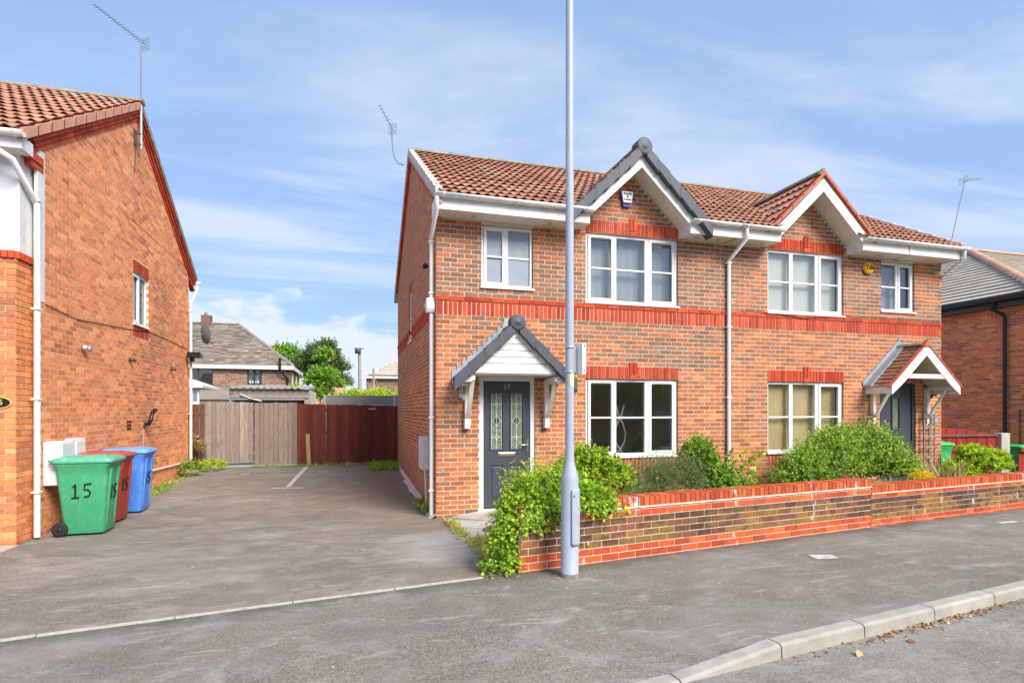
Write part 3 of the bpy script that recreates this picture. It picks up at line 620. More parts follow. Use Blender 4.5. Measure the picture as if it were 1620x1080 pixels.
# ------------------------------------------------------------------ windows
def window(parent, fr, a0, a1, z0, z1, cols, bars=1, sill=True, glass=M_glass, inner=None, innerm=None, room=None, vents=(), frame=M_upvc, rec=.035, depthr=2.2, sash=.045, label=None):
    """cols: list of (x0, x1, casement) fractions of the width in metres from a0"""
    at, u, n = fr; Z = Vector((0, 0, 1)); b = MB()
    def bx(B, p, q, zz0, zz1, d0, d1): B.obox(at((p+q)/2, (d0+d1)/2, (zz0+zz1)/2), u*(q-p)/2, n*(d1-d0)/2, Z*(zz1-zz0)/2)
    F0, F1 = -rec-.06, -rec; fw = .045; zb = z0+(.03 if sill else 0)
    bx(b, a0+.004, a0+fw, zb, z1-.004, F0, F1); bx(b, a1-fw, a1-.004, zb, z1-.004, F0, F1)
    bx(b, a0+fw, a1-fw, z1-fw, z1-.004, F0, F1); bx(b, a0+fw, a1-fw, zb, zb+fw, F0, F1)
    for i in range(len(cols)-1):
        m0, m1 = a0+cols[i][1], a0+cols[i+1][0]
        bx(b, m0, m1, zb+fw, z1-fw, F0, F1)
    w_ = b.build('window', frame, parent, bevel=.004)
    if label: w_['label'] = label
    if sill:
        s = MB(); bx(s, a0-.02, a1+.02, z0-.004, z0+.029, -.06, .035); s.build('sill', frame, w_, bevel=.004)
    for (c0, c1, cas) in cols:
        p, q, g0, g1 = a0+c0, a0+c1, zb+fw, z1-fw
        if cas:
            s = MB(); D0, D1 = F1-.03, F1+.014; p -= .012; q += .012; g0 -= .012; g1 += .012
            bx(s, p, p+sash, g0, g1, D0, D1); bx(s, q-sash, q, g0, g1, D0, D1)
            bx(s, p+sash, q-sash, g1-sash, g1, D0, D1); bx(s, p+sash, q-sash, g0, g0+sash, D0, D1)
            for i in range(bars):
                zz = g0+(g1-g0)*(i+1)/(bars+1); bx(s, p+sash, q-sash, zz-.014, zz+.014, D0+.006, D1-.006)
            cw = s.build('casement', frame, w_, bevel=.004)
            if cas == 2:
                s = MB(); bx(s, p+.07, q-.07, g1-.034, g1-.014, D1+.0005, D1+.012); s.build('trickle_vent', M_cream, w_, bevel=.003)
            P0, P1, G0, G1 = p+sash-.004, q-sash+.004, g0+sash-.004, g1-sash+.004
        else:
            s = MB(); D0, D1 = F0+.01, F1-.008
            for i in range(bars):
                zz = g0+(g1-g0)*(i+1)/(bars+1); bx(s, p, q, zz-.014, zz+.014, D0, D1)
            if bars: s.build('glazing_bar', frame, w_)
            P0, P1, G0, G1 = p-.003, q+.003, g0-.003, g1+.003
        for i in range(bars+1):
            e0 = G0+(G1-G0)*i/(bars+1)+(.010 if i else 0); e1 = G0+(G1-G0)*(i+1)/(bars+1)-(.010 if i < bars else 0)
            s = MB(); bx(s, P0, P1, e0, e1, F0+.024, F0+.036); s.build('pane', glass, w_)
    if inner == 'sky_sheet':
        s = MB(); k = 40
        pts = [(a0+(a1-a0)*i/k, -.20+.012*math.sin(i*1.9)) for i in range(k+1)]
        vs = [at(a, d, z) for a, d in pts for z in (z0, z1)]; s.add(vs, [(2*i, 2*i+2, 2*i+3, 2*i+1) for i in range(k)], 0, True); s.build('sky_grey_sheet', innerm or M_skysheet, w_)
    if inner == 'blind':
        s = MB(); k = int((z1-z0-.04)/.032)
        for i in range(k):
            z = z0+.03+i*.032; s.obox(at((a0+a1)/2, -.16, z), u*((a1-a0)/2-.05), n*.0045+Z*.0166, Z*.0009)
        s.build('blind_slats', innerm or M_blind, w_)
    if inner == 'frost': pass
    if room:
        s = MB(); d = -depthr; A0, A1, Z0, Z1 = a0-.8, a1+.8, z0-.7, z1+.25
        A0 = max(A0, room[0]); A1 = min(A1, room[1])
        q = lambda a, dd, z: at(a, dd, z)
        s.add([q(A0, d, Z0), q(A1, d, Z0), q(A1, d, Z1), q(A0, d, Z1), q(A0, -.12, Z0), q(A1, -.12, Z0), q(A1, -.12, Z1), q(A0, -.12, Z1)], [(0, 1, 2, 3), (0, 4, 5, 1), (3, 2, 6, 7), (0, 3, 7, 4), (1, 5, 6, 2)])
        s.build('room', room[2], w_)
    return w_

# ------------------------------------------------------------------ the pair of houses
HX0, HX1, PX = 1.285, 11.78, 6.5325
FY, BY, RY, RZ, EY, EZ = 8.85, 16.35, 12.60, 7.38, 8.42, 4.95
TSL = (RZ-EZ)/(RY-EY); Z0 = -.025
def zroof(y): return EZ+TSL*(y-EY) if y < RY else EZ+TSL*(2*RY-y-EY)
def brown(pos):
    return noise.noise(Vector((pos[0]*.55, pos[1]*.55, pos[2]*.9+3.1)))*.5+noise.noise(Vector((pos[0]*1.9, pos[1]*1.9, pos[2]*2.6)))*.25
def facpick(at):
    def f(c, z, k):
        v = brown(at(c, 0, z))+random.gauss(0, .22)+(.24 if z > 2.45 else -.14)+(.10 if z > 3.5 else 0)
        if v > .46: return 3
        if v > .27: return random.choice((2, 3, 5))
        if v > .08: return random.choice((2, 1, 5, 0))
        if v > -.22: return random.choice((0, 1, 0, 5, 1))
        return random.choice((4, 0, 0, 1, 4))
    return f
def house(no):
    A = no == 17; X = (lambda s: HX0+s) if A else (lambda s: HX1-s)
    sg = 1 if A else -1
    H = thing('semi_detached_house', (X(2.62), 12.6, 0), 'left half of the red brick semi-detached pair, with grey panelled front door numbered 17 under a boarded porch gable' if A else
              'right half of the red brick semi-detached pair, with open timber porch, cream blinds and round yellow alarm box', 'house', 'the two halves of the brick semi-detached pair')
    W = PX-HX0
    fr = wallframe((HX0 if A else PX, FY, 0), (1, 0, 0), (0, -1, 0)); at, u, n = fr
    base = HX0 if A else PX
    ux = lambda s0, s1: tuple(sorted((X(s0)-base, X(s1)-base)))
    GC = 4.65 if A else 8.37; gc = GC-base
    wS, wL, wG, dr = ux(.725, 1.595), ux(2.53, 4.30), ux(2.53, 4.30), ux(.69, 1.63)
    ops = [(*wS, 3.65, 4.665), (*wL, 3.50, 4.70), (*wG, .875, 2.225), (*dr, .05, 2.24)]
    pad = lambda o: (o[0]-.004, o[1]+.004, o[2]-.004, o[3]+.004)
    gtop = lambda z: (gc-(5.76-z)/.95, gc+(5.76-z)/.95)
    a_, b_ = gtop(4.725)
    wallbody(fr, W, -.2, 4.725, [pad(o) for o in ops], H, M_mortar, 'front_wall', polys=[[(a_, 4.7255), (b_, 4.7255), (gc, 5.76)]], thick=.12, i0=.004 if A else 0, i1=0 if A else .004)
    P = Pieces('brick', 'brickwork', FAC); S = Pieces('soldier_brick', 'soldier_course', RED)
    exl = [*ops, (0, W, 3.20, 3.50)]
    lint = [(wL[0], wL[1], 4.70), (wG[0], wG[1], 2.225)]
    for (p, q, z) in lint:
        c = (p+q)/2; exl += [(p-.0, q+.0, z, z+.225), (c-.078, c+.078, z, z+.30)]
    exl += [(wG[0], wG[1], .65, .875), (dr[0], dr[1], 2.225, 2.45)]
    exl_b = [(o[0], o[1], o[2], o[3]) for o in exl]
    pk = facpick(at)
    brickwork(P, fr, W, Z0-.075, 4.70, exl_b, pick=pk)
    brickwork(P, fr, W, 4.70, 5.78, exl_b, top=gtop, pick=pk, phase=1)
    brickwork(P, fr, W, 3.425, 3.50, (), pick=lambda *a: 0) if False else None
    # string course: projecting stretchers over soldiers
    k = 0
    a = 0.
    while a < W-.02:
        b1 = min(a+.225, W); c = at((a+b1)/2, .020-.045, 3.4625); S.add(c, u*(b1-a-.01), n*.09, Vector((0, 0, .066)), random.randrange(3)); a += .225
    soldiers(S, fr, .115 if A else 0, W if A else W-.115, 3.20, 3.425, proud=.008)
    for i in range(3):
        a = .0 if A else W-.11; S.add(at(a+.055, .008-.045, 3.2375+i*.075), u*.10, n*.09, Vector((0, 0, .066)), random.randrange(3))
    for (p, q, z) in lint:
        c = (p+q)/2; soldiers(S, fr, p, c-.08, z, z+.225, proud=.012); soldiers(S, fr, c+.08, q, z, z+.225, proud=.012)
        soldiers(S, fr, c-.078, c+.078, z+.078, z+.30, proud=.024); S.add(at(c, .024-.045, z+.037), u*.145, n*.09, Vector((0, 0, .065)), 2)
    soldiers(S, fr, wG[0], wG[1], .65, .872, proud=.004); soldiers(S, fr, dr[0], dr[1], 2.245, 2.45, proud=.004)
    P.done(H); S.done(H)
    # side wall (gable end), back wall, party wall
    xs = X(0); frs = wallframe((xs, FY, 0), (0, 1, 0), (-sg, 0, 0)); D = BY-FY
    zt = lambda y: zroof(y)-.13
    sops = [(3.60, 4.35, 3.20, 4.30)] if A else []
    wallbody(frs, D, -.2, zt(FY), [pad(o) for o in sops], H, M_mortar, 'gable_wall', polys=[[(0.001, zt(FY)+.0005), (D-.001, zt(FY)+.0005), (RY-FY, zt(RY))]], thick=.12, i0=.004)
    G = Pieces('side_brick', 'side_brickwork', FAC+RED); q = lambda z: (max(0, (z+.13-EZ)/TSL+EY-FY), min(D, 2*RY-EY-(z+.13-EZ)/TSL-FY))
    spk = facpick(frs[0]); sx = [*sops, (0, D, 3.20, 3.50)]
    brickwork(G, frs, D, Z0-.075, 4.70+.075*math.floor((zt(FY)-4.70)/.075), sx, pick=lambda c, z, k: spk(c, z, k) if z < 3 else random.choice((0, 1, 5, 0, 2)), phase=1, proud=.0012)
    brickwork(G, frs, D, 4.70+.075*math.floor((zt(FY)-4.70)/.075), zt(RY), sx, top=q, pick=lambda c, z, k: random.choice((0, 1, 5, 0, 2)), phase=1, proud=.0012)
    if A:
        o = sops[0]; G.l = [g for g in G.l]
    # red band on the side
    a = 0.
    while a < D-.02:
        b1 = min(a+.225, D)
        if not any(o[0] < (a+b1)/2 < o[1] for o in sops): G.add(frs[0]((a+b1)/2, .016-.045, 3.4625), frs[1]*(b1-a-.01), frs[2]*.09, Vector((0, 0, .066)), 6+random.randrange(3))
        a += .225
    G2 = G; 
    class _S:
        def add(s_, c, ax, ay, az, mi): G2.add(c, ax, ay, az, 6+mi)
    if A: soldiers(_S(), frs, 0.1, 3.60, 3.20, 3.425); soldiers(_S(), frs, 4.35, D, 3.20, 3.425); soldiers(_S(), frs, 3.6, 4.35, 4.30, 4.525)
    else: soldiers(_S(), frs, 0.1, D, 3.20, 3.425)
    # raking band under the verge
    for (y0, y1) in ((FY, RY), (BY, RY)):
        k = int(abs(y1-y0)/.20)
        for i in range(k):
            ya = y0+(y1-y0)*i/k; yb = y0+(y1-y0)*(i+1)/k; za, zb = zroof(ya)-.135, zroof(yb)-.135
            d = Vector((0, yb-ya, zb-za)); G.add(Vector((xs-sg*.018, (ya+yb)/2, (za+zb)/2-.03)), d*.95, Vector((sg*.08, 0, 0)), Vector((0, -d.z, d.y)).normalized()*(.085 if d.y > 0 else -.085), 6+random.randrange(3))
    G.done(H, 0)
    MB().box(*sorted((X(0)+sg*.15, X(W)-sg*.02)), BY-.1, BY, -.2, 4.7).build('back_wall', M_mortarD, H)
    # roof deck and tiles
    b = MB(); xa, xb = sorted((X(-.03), X(W)))
    b.pyz([(EY+.06, EZ-.06), (RY, RZ-.07), (2*RY-EY-.06, EZ-.06), (2*RY-EY-.06, EZ-.10), (RY, RZ-.13), (EY+.06, EZ-.10)], xa, GC-1.0)
    b.pyz([(EY+.06, EZ-.06), (RY, RZ-.07), (2*RY-EY-.06, EZ-.06), (2*RY-EY-.06, EZ-.10), (RY, RZ-.13), (EY+.06, EZ-.10)], GC+1.0, xb)
    b.pyz([(FY+.11, EZ-.06+TSL*(FY+.11-EY-.06)), (RY, RZ-.07), (2*RY-EY-.06, EZ-.06), (2*RY-EY-.06, EZ-.10), (RY, RZ-.13), (FY+.11, EZ-.10+TSL*(FY+.11-EY-.06))], GC-1.0, GC+1.0); b.build('roof_deck', M_roomd, H)
    T = Tiles(); GZ = 6.05; sl = Vector((0, RY-EY, RZ-EZ)).normalized(); L_ = Vector((0, RY-EY, RZ-EZ)).length
    rows = 14; gg = L_/rows; x0 = HX0-.015 if A else PX; nc = 18 if A else 18; cw = (W+.015)/17.5
    nc = 18
    def keepm(c, r, k_):
        if A and c.x > PX+.02: return False
        if not A and c.x > HX1+.0: return False
        zg = GZ-.95*abs(c.x-GC)
        return not (zg > c.z+.14)
    xst = HX0-.02 if A else PX+.0
    dpick = (lambda c: 4 if random.random() < .012 else random.choice((0, 0, 1, 1, 2, 3)))
    T.slope((xst, EY-.02, EZ-.01), (1, 0, 0), sl, 18, rows, keepm, colw=5.27/18 if A else 5.25/18, gauge=gg, pick=dpick)
    # cross gable
    hw = 1.20; gl = Vector((hw, 0, hw*.95)).normalized()
    for sd in (-1, 1):
        O = (GC+sd*hw, 8.44, GZ-.95*hw); sv = Vector((-sd*hw, 0, hw*.95)); g2 = sv.length/5
        T.slope(O, (0, 1, 0), sv, 7, 5, lambda c, r, k_: zroof(c.y) < c.z+.10, gauge=g2, pick=dpick)
    T.done(H, TM)
    b = MB(); b.pyz([(RY+.02, RZ+.0), (2*RY-EY+.03, EZ+.0), (2*RY-EY+.03, EZ-.04), (RY+.02, RZ-.06)], xa, xb); b.build('rear_roof_slope', TILE[1], H)
    b = MB()
    for sd in (-1, 1): b.pxz([(GC, GZ-.03), (GC+sd*1.17, GZ-.03-.95*1.17), (GC+sd*1.17, GZ-.07-.95*1.17), (GC, GZ-.09)], 8.46, 10.3)
    b.build('gable_roof_deck', M_roomd, H)
    # ridge tiles
    def ridge(p, q, m=M_ridge, r=.11, nm='ridge_tile', ln=.44):
        p, q = Vector(p), Vector(q); k = max(1, round((q-p).length/ln)); d = (q-p)/k
        for i in range(k):
            a = p+d*i; e = a+d*1.03; up = Vector((0, 0, 1)); sd = d.normalized().cross(up).normalized()
            poly = [a+sd*(r*math.cos(t))+up*(r*.72*math.sin(t)) for t in [math.pi*j/6 for j in range(7)]]; poly2 = [a+sd*(r*.82*math.cos(t))+up*(r*.5*math.sin(t)-.01) for t in [math.pi*j/6 for j in range(6, -1, -1)]]
            MB().prism(poly+poly2, d*1.03).build(nm, m, H)
    ridge((xa-.02, RY, RZ+.0), (xb, RY, RZ+.0)); ridge((GC, 8.46, GZ+.0), (GC, 10.5, GZ+.0))
    # verge of the main gable
    for (yy, dirn) in ((EY, 1), (2*RY-EY, -1)):
        for i in range(14):
            ya, yb = yy+dirn*(RY-EY)*i/14, yy+dirn*(RY-EY)*(i+1.12)/14
            za, zb = EZ+TSL*(RY-EY)*i/14, EZ+TSL*(RY-EY)*(i+1.12)/14
            x0_, x1_ = sorted((X(-.075), X(.03)))
            if A or dirn > 0:
                MB().pyz([(ya, za-.15), (ya, za+.085), (yb-dirn*.04, zb+.035), (yb-dirn*.04, zb-.085)], x0_, x1_).build('verge_cap', M_vcap if A else M_cement, H)
    # fascia boxes, soffit, gutters
    gaps = (GC-.93, GC+.93)
    ends = [(HX0-.055, gaps[0]), (gaps[1], PX)] if A else [(PX, gaps[0]), (gaps[1], HX1+.055)]
    for (p, q) in ends:
        f = MB().box(p, q, 8.455, 8.475, 4.715, 4.925)
        if p > HX0 and (abs(p-gaps[1]) < .01): f.box(p, p+.02, 8.4755, FY-.01, 4.715, 4.925)
        if abs(q-gaps[0]) < .01: f.box(q-.02, q, 8.4755, FY-.01, 4.715, 4.925)
        if p < HX0: f.box(p, p+.02, 8.4755, FY+.1, 4.715, 4.93)
        if q > HX1: f.box(q-.02, q, 8.4755, FY+.1, 4.715, 4.93)
        f.build('fascia', M_fascia, H)
        # soffit boards run front to back
        k = max(1, int((q-p)/.30)); w_ = (q-p-.04)/k
        for i in range(k): MB().box(p+.02+i*w_, p+.02+(i+1)*w_-.004, 8.476, FY-.008, 4.722, 4.732).build('soffit_board', M_cream, H)
        for j in range(2):
            xx = p+(q-p)*(.25+.5*j); MB().lathe([(.001, 0), (.03, 0), (.035, .006)], (xx, 8.66, 4.714), 12, cap=False).build('soffit_vent', M_metal, H)
        # gutter: half round with brackets
        g = MB(); gy, gzz, r = 8.392, 4.93, .062; e0 = p-(.02 if p < HX0 else -.0); e1 = q+(.06 if q > HX1 else .03)
        if not A and abs(p-PX) < .01: e1 = q
        o_ = [(gy+r*math.cos(t), gzz-r*.95*math.sin(t)) for t in [math.pi*j/8 for j in range(9)]]; i_ = [(gy+(r-.007)*math.cos(t), gzz-(r-.007)*.95*math.sin(t)) for t in [math.pi*j/8 for j in range(8, -1, -1)]]
        g.pyz(o_+i_, e0, e1, 0, True); g.build('gutter', M_fascia, H)
        for cap_x in (e0-.006, e1):
            if abs(cap_x-PX) > .1 or True: MB().pyz(o_, cap_x, cap_x+.006).build('gutter_end', M_fascia, H)
        k = max(2, round((e1-e0)/.85))
        for i in range(k):
            xx = e0+.12+(e1-e0-.24)*i/(k-1); ro = r+.007
            oo = [(gy+ro*math.cos(t), gzz-ro*.95*math.sin(t)) for t in [math.pi*j/8 for j in range(9)]]; oo[0] = (8.454, gzz+.0); oo.insert(1, (8.454, gzz-.07)); ii = [(gy+(r+.001)*math.cos(t), gzz-(r+.001)*.95*math.sin(t)) for t in [math.pi*j/8 for j in range(8, -1, -1)]]
            MB().pyz(oo+ii, xx-.014, xx+.014).build('gutter_bracket', M_upvc, H)
    # gable bargeboards and soffits
    for sd in (-1, 1):
        zt_ = lambda dx, o: o-.95*dx
        x_ = lambda dx: GC+sd*dx
        hgt = .185 if A else .215; top_ = 5.93 if A else 5.95; dxe = 1.13
        MB().pxz([(x_(0), top_), (x_(dxe), zt_(dxe, top_)), (x_(dxe-.0), zt_(dxe, top_)-.02), (x_(.96), 4.865), (x_(.93), zt_(.93, top_-hgt-.02)), (x_(0), top_-hgt-.02)], 8.44, 8.46).build('bargeboard', M_fascia, H)
        k = 11; u_ = Vector((sd*1, 0, -.95)).normalized(); tot = .95*math.sqrt(1+.95**2)
        for i in range(k):
            s0, s1 = tot*i/k+.002, tot*(i+1)/k-.002; p0 = Vector((GC, 0, 5.765))+u_*s0; p1 = Vector((GC, 0, 5.765))+u_*s1
            MB().pxz([(p0.x, p0.z), (p1.x, p1.z), (p1.x, p1.z+.012), (p0.x, p0.z+.012)], 8.4605, FY-.006).build('soffit_board', M_cream, H)
        if A:   # big grey dry-verge units
            k = 6; zz = GZ+.05
            for i in range(k):
                d0, d1 = 1.235*i/k+.04, 1.235*(i+1.12)/k+.04; e = .026
                P_ = [(x_(d0), zt_(d0, zz)-.0), (x_(d1), zt_(d1, zz)+e), (x_(d1), zt_(d1, zz)-.20-e), (x_(d0), zt_(d0, zz)-.19)]
                MB().pxz(P_, 8.345-.004*(i % 2), 8.56, smooth=False).build('verge_cap', M_cap, H, bevel=.014)
        else:
            k = 5; zz = GZ+.02
            for i in range(k):
                d0, d1 = 1.2*i/k, 1.2*(i+1.05)/k
                MB().pxz([(x_(d0), zt_(d0, zz)), (x_(d1), zt_(d1, zz)+.012), (x_(d1), zt_(d1, zz)-.06), (x_(d0), zt_(d0, zz)-.06)], 8.40, 8.50).build('verge_tile', M_redtrim, H)
    if A: MB().lathe([(.001, -.010), (.022, -.012), (.03, -.004), (.095, -.006), (.125, -.004), (.140, .006), (.142, .2)], (GC, 8.345, GZ-.01), 24, axis='Y', cap=False).build('ridge_end_cap', M_cap, H)
    else:
        MB().pxz([(GC-.10, GZ-.03), (GC, GZ+.10), (GC+.10, GZ-.03)], 8.43, 8.6).build('ridge_end', M_ridge, H)
        # cement-bedded valley edge on the near side of the gable
        b = MB(); b.add([(GC-1.22, 8.44, GZ-.95*1.22-.02), (GC-1.14, 8.44, GZ-.95*1.14+.02), (GC-.04, 10.42, GZ+.0), (GC-.16, 10.42, GZ-.03)], [(0, 1, 2, 3)]); b.add([(GC-1.30, 8.5, EZ+.06), (GC-1.17, 8.44, EZ+.04), (GC-.08, 10.42, GZ+.02), (GC-.22, 10.42, GZ+.0)], [(0, 1, 2, 3)]); b.build('valley_mortar', M_cement, H)
    # windows
    rm = (max(.14, 0), W-.03)
    std = [(.07, .52, 2), (.585, 1.13, 0), (1.225, 1.70, 2)]
    std19 = [(.07, .52, 0), (.60, 1.12, 0), (1.215, 1.70, 1)]
    if A:
        window(H, fr, *wL, 3.50, 4.70, std, inner='sky_sheet', room=(.15, W-.05, M_room))  # sheet added inside; its grey stands in for cloud mirrored in the panes
        window(H, fr, *wS, 3.65, 4.665, [(.06, .385, 1), (.455, .81, 0)], glass=M_frost)
        wz = window(H, fr, *wG, .875, 2.225, std, room=(.15+1.6, W-.05, M_roomd), depthr=3.2)
        # pale bent-ribbon sculpture standing inside
        bb = MB()
        for s in (1, -1): bb.tube([at(wG[0]+.86+s*x, -.45, z) for x, z in ((-.10, .80), (-.03, .94), (.09, 1.12), (.11, 1.28), (.05, 1.46), (-.03, 1.60), (-.08, 1.78))], .018, 8)
        t_ = bb.build('ribbon_ornament', mat('ornament_grey', (.42, .40, .36), .5)); props(t_, 'cream crossed ribbon ornament standing inside the ground floor window of number 17', 'ornament')
        window(H, frs, 3.60, 4.35, 3.20, 4.30, [(.07, .68, 0)], glass=M_frost, rec=.03)
    else:
        window(H, fr, *wL, 3.50, 4.70, std19, inner='blind', room=(.05, W-.15, M_room))
        window(H, fr, *wS, 3.65, 4.665, [(.06, .415, 0), (.485, .81, 1)], glass=M_glass, inner='sky_sheet', room=(.05, W-.15, M_room))
        window(H, fr, *wG, .875, 2.225, std19, inner='blind', innerm=M_blindt, room=(.05, W-1.8, M_room))
    # downpipe at the outer corner
    dp = MB()
    if A:
        xp, yp = HX0-.055, 8.985
        dp.tube([(HX0-.055, 8.40, 4.87), (HX0-.055, 8.40, 4.70), (xp, yp-.03, 4.44), (xp, yp, 4.38)], .034, 12); dp.tube([(xp, yp, 4.38), (xp, yp, .03)], .034, 12)
        o = dp.build('downpipe', M_upvc, H)
        for z in (4.36, 3.0+.55, 1.58, .42): MB().box(xp-.045, xp+.045, yp-.045, yp+.05, z-.012, z+.012).build('pipe_clip', M_upvc, o, bevel=.003)
        MB().pyz([(8.90, 3.46), (9.07, 3.46), (9.07, 3.30), (9.04, 3.24), (8.93, 3.24), (8.90, 3.30)], HX0-.14, HX0-.012).build('hopper_head', M_upvc, o, bevel=.006)
        MB().tube([(HX0-.09, 9.06, 3.42), (HX0-.09, 9.5, 3.44), (HX0-.075, 9.62, 3.43), (HX0-.0, 9.66, 3.43)], .021, 10).build('overflow_pipe', M_upvc, o)
        # meter box
        mb = MB().box(HX0-.13, HX0-.004, 9.62, 10.02, .68, 1.24).build('meter_box', M_upvc, H, bevel=.015)
        MB().box(HX0-.142, HX0-.1305, 9.65, 9.99, .71, 1.21).build('door', M_oldwhite, mb, bevel=.006)
        MB().tube([(HX0-.07, 9.66, .68), (HX0-.06, 9.60, .10)], .016, 8).build('conduit', M_upvc, mb)
        MB().tube([(HX0-.004, 9.7, 4.15), (HX0-.05, 9.7, 4.15)], .012, 8).build('light_bracket', M_blackp, H)
        MB().lathe([(.001, 0), (.04, .005), (.045, .06), (.03, .12)], (HX0-.07, 9.62, 4.14), 12, axis='Y').build('security_light', M_blackp, H)
        # burglar alarm
        cx, cz = 4.555, 5.31; sh = [(-.115, .125), (.115, .125), (.06, -.13), (-.06, -.13)]
        al = MB().pxz([(cx+x*1.08, cz+z*1.06) for x, z in sh], FY-.05, FY-.0).build('alarm_box', M_blue, H, bevel=.01)
        MB().pxz([(cx-.115, cz+.125), (cx+.115, cz+.125), (cx+.075, cz-.07), (cx-.075, cz-.07)], FY-.085, FY-.051).build('alarm_cover', M_upvc, al, bevel=.01)
        text('Apollo\n&\nLewis', .058, facing(cx, FY-.087, cz+.035, (0, -1, 0)), M_ink, al, bold=.001)
        # small hooks
        MB().tube([(3.30, FY-.001, 2.79), (3.30, FY-.05, 2.80), (3.34, FY-.06, 2.815)], .009, 6).build('hook', M_upvc, H)
    else:
        dp.tube([(HX1+.02, 8.40, 4.87), (HX1+.02, 8.40, 4.72), (HX1+.06, 8.95, 4.42), (HX1+.06, 8.99, 4.36)], .034, 12); dp.tube([(HX1+.06, 8.99, 4.36), (HX1+.06, 8.99, .03)], .034, 12)
        dp.build('downpipe', M_upvc, H)
        # shared downpipe on the party line
        xp = 6.60; d2 = MB(); d2.tube([(xp+.07, 8.40, 4.88), (xp+.07, 8.40, 4.70), (xp, 8.78, 4.42), (xp, 8.80, 4.36)], .034, 12); d2.tube([(xp, 8.80, 4.36), (xp, 8.80, .05)], .034, 12)
        o = d2.build('downpipe', M_upvc, H)
        for z in (4.36, 3.2, 1.92, .5): MB().box(xp-.055, xp+.045, 8.76, 8.85, z-.012, z+.012).build('pipe_clip', M_upvc, o, bevel=.003)
        MB().lathe([(.001, -.075), (.105, -.072), (.125, -.045), (.125, 0)], (9.83, FY, 4.50), 24, axis='Y').build('alarm_box', M_yellow, H)
        text('Yale', .125, facing(9.83, FY-.077, 4.50, (0, -1, 0)), M_ink, H, bold=.002)
        MB().lathe([(.001, -.02), (.11, -.02), (.12, 0)], (9.82, FY-.001, 4.47), 14, axis='Y').build('alarm_shadow_disc', M_blackp, H)  # black disc set low, standing in for the shadow under the alarm
        MB().tube([(6.9, FY-.025, 3.52), (7.6, FY-.03, 3.49), (8.3, FY-.03, 3.44), (9.0, FY-.03, 3.50), (9.5, FY-.03, 3.53), (11.7, FY-.03, 3.515)], .006, 5).build('cable', M_cable, H)
        MB().tube([(10.42, 8.45, 4.95), (10.43, 8.44, 4.72), (10.45, 8.82, 4.70), (10.6, FY-.02, 4.69)], .004, 5).build('aerial_cable', M_cable, H)
    return H, fr, X
H17, fr17, X17 = house(17)
H19, fr19, X19 = house(19)
H17['label'] = 'left half of the brick pair, grey door numbered 17 under a boarded porch gable'
H19['label'] = 'right half of the brick pair, open timber porch, cream blinds and yellow alarm box'

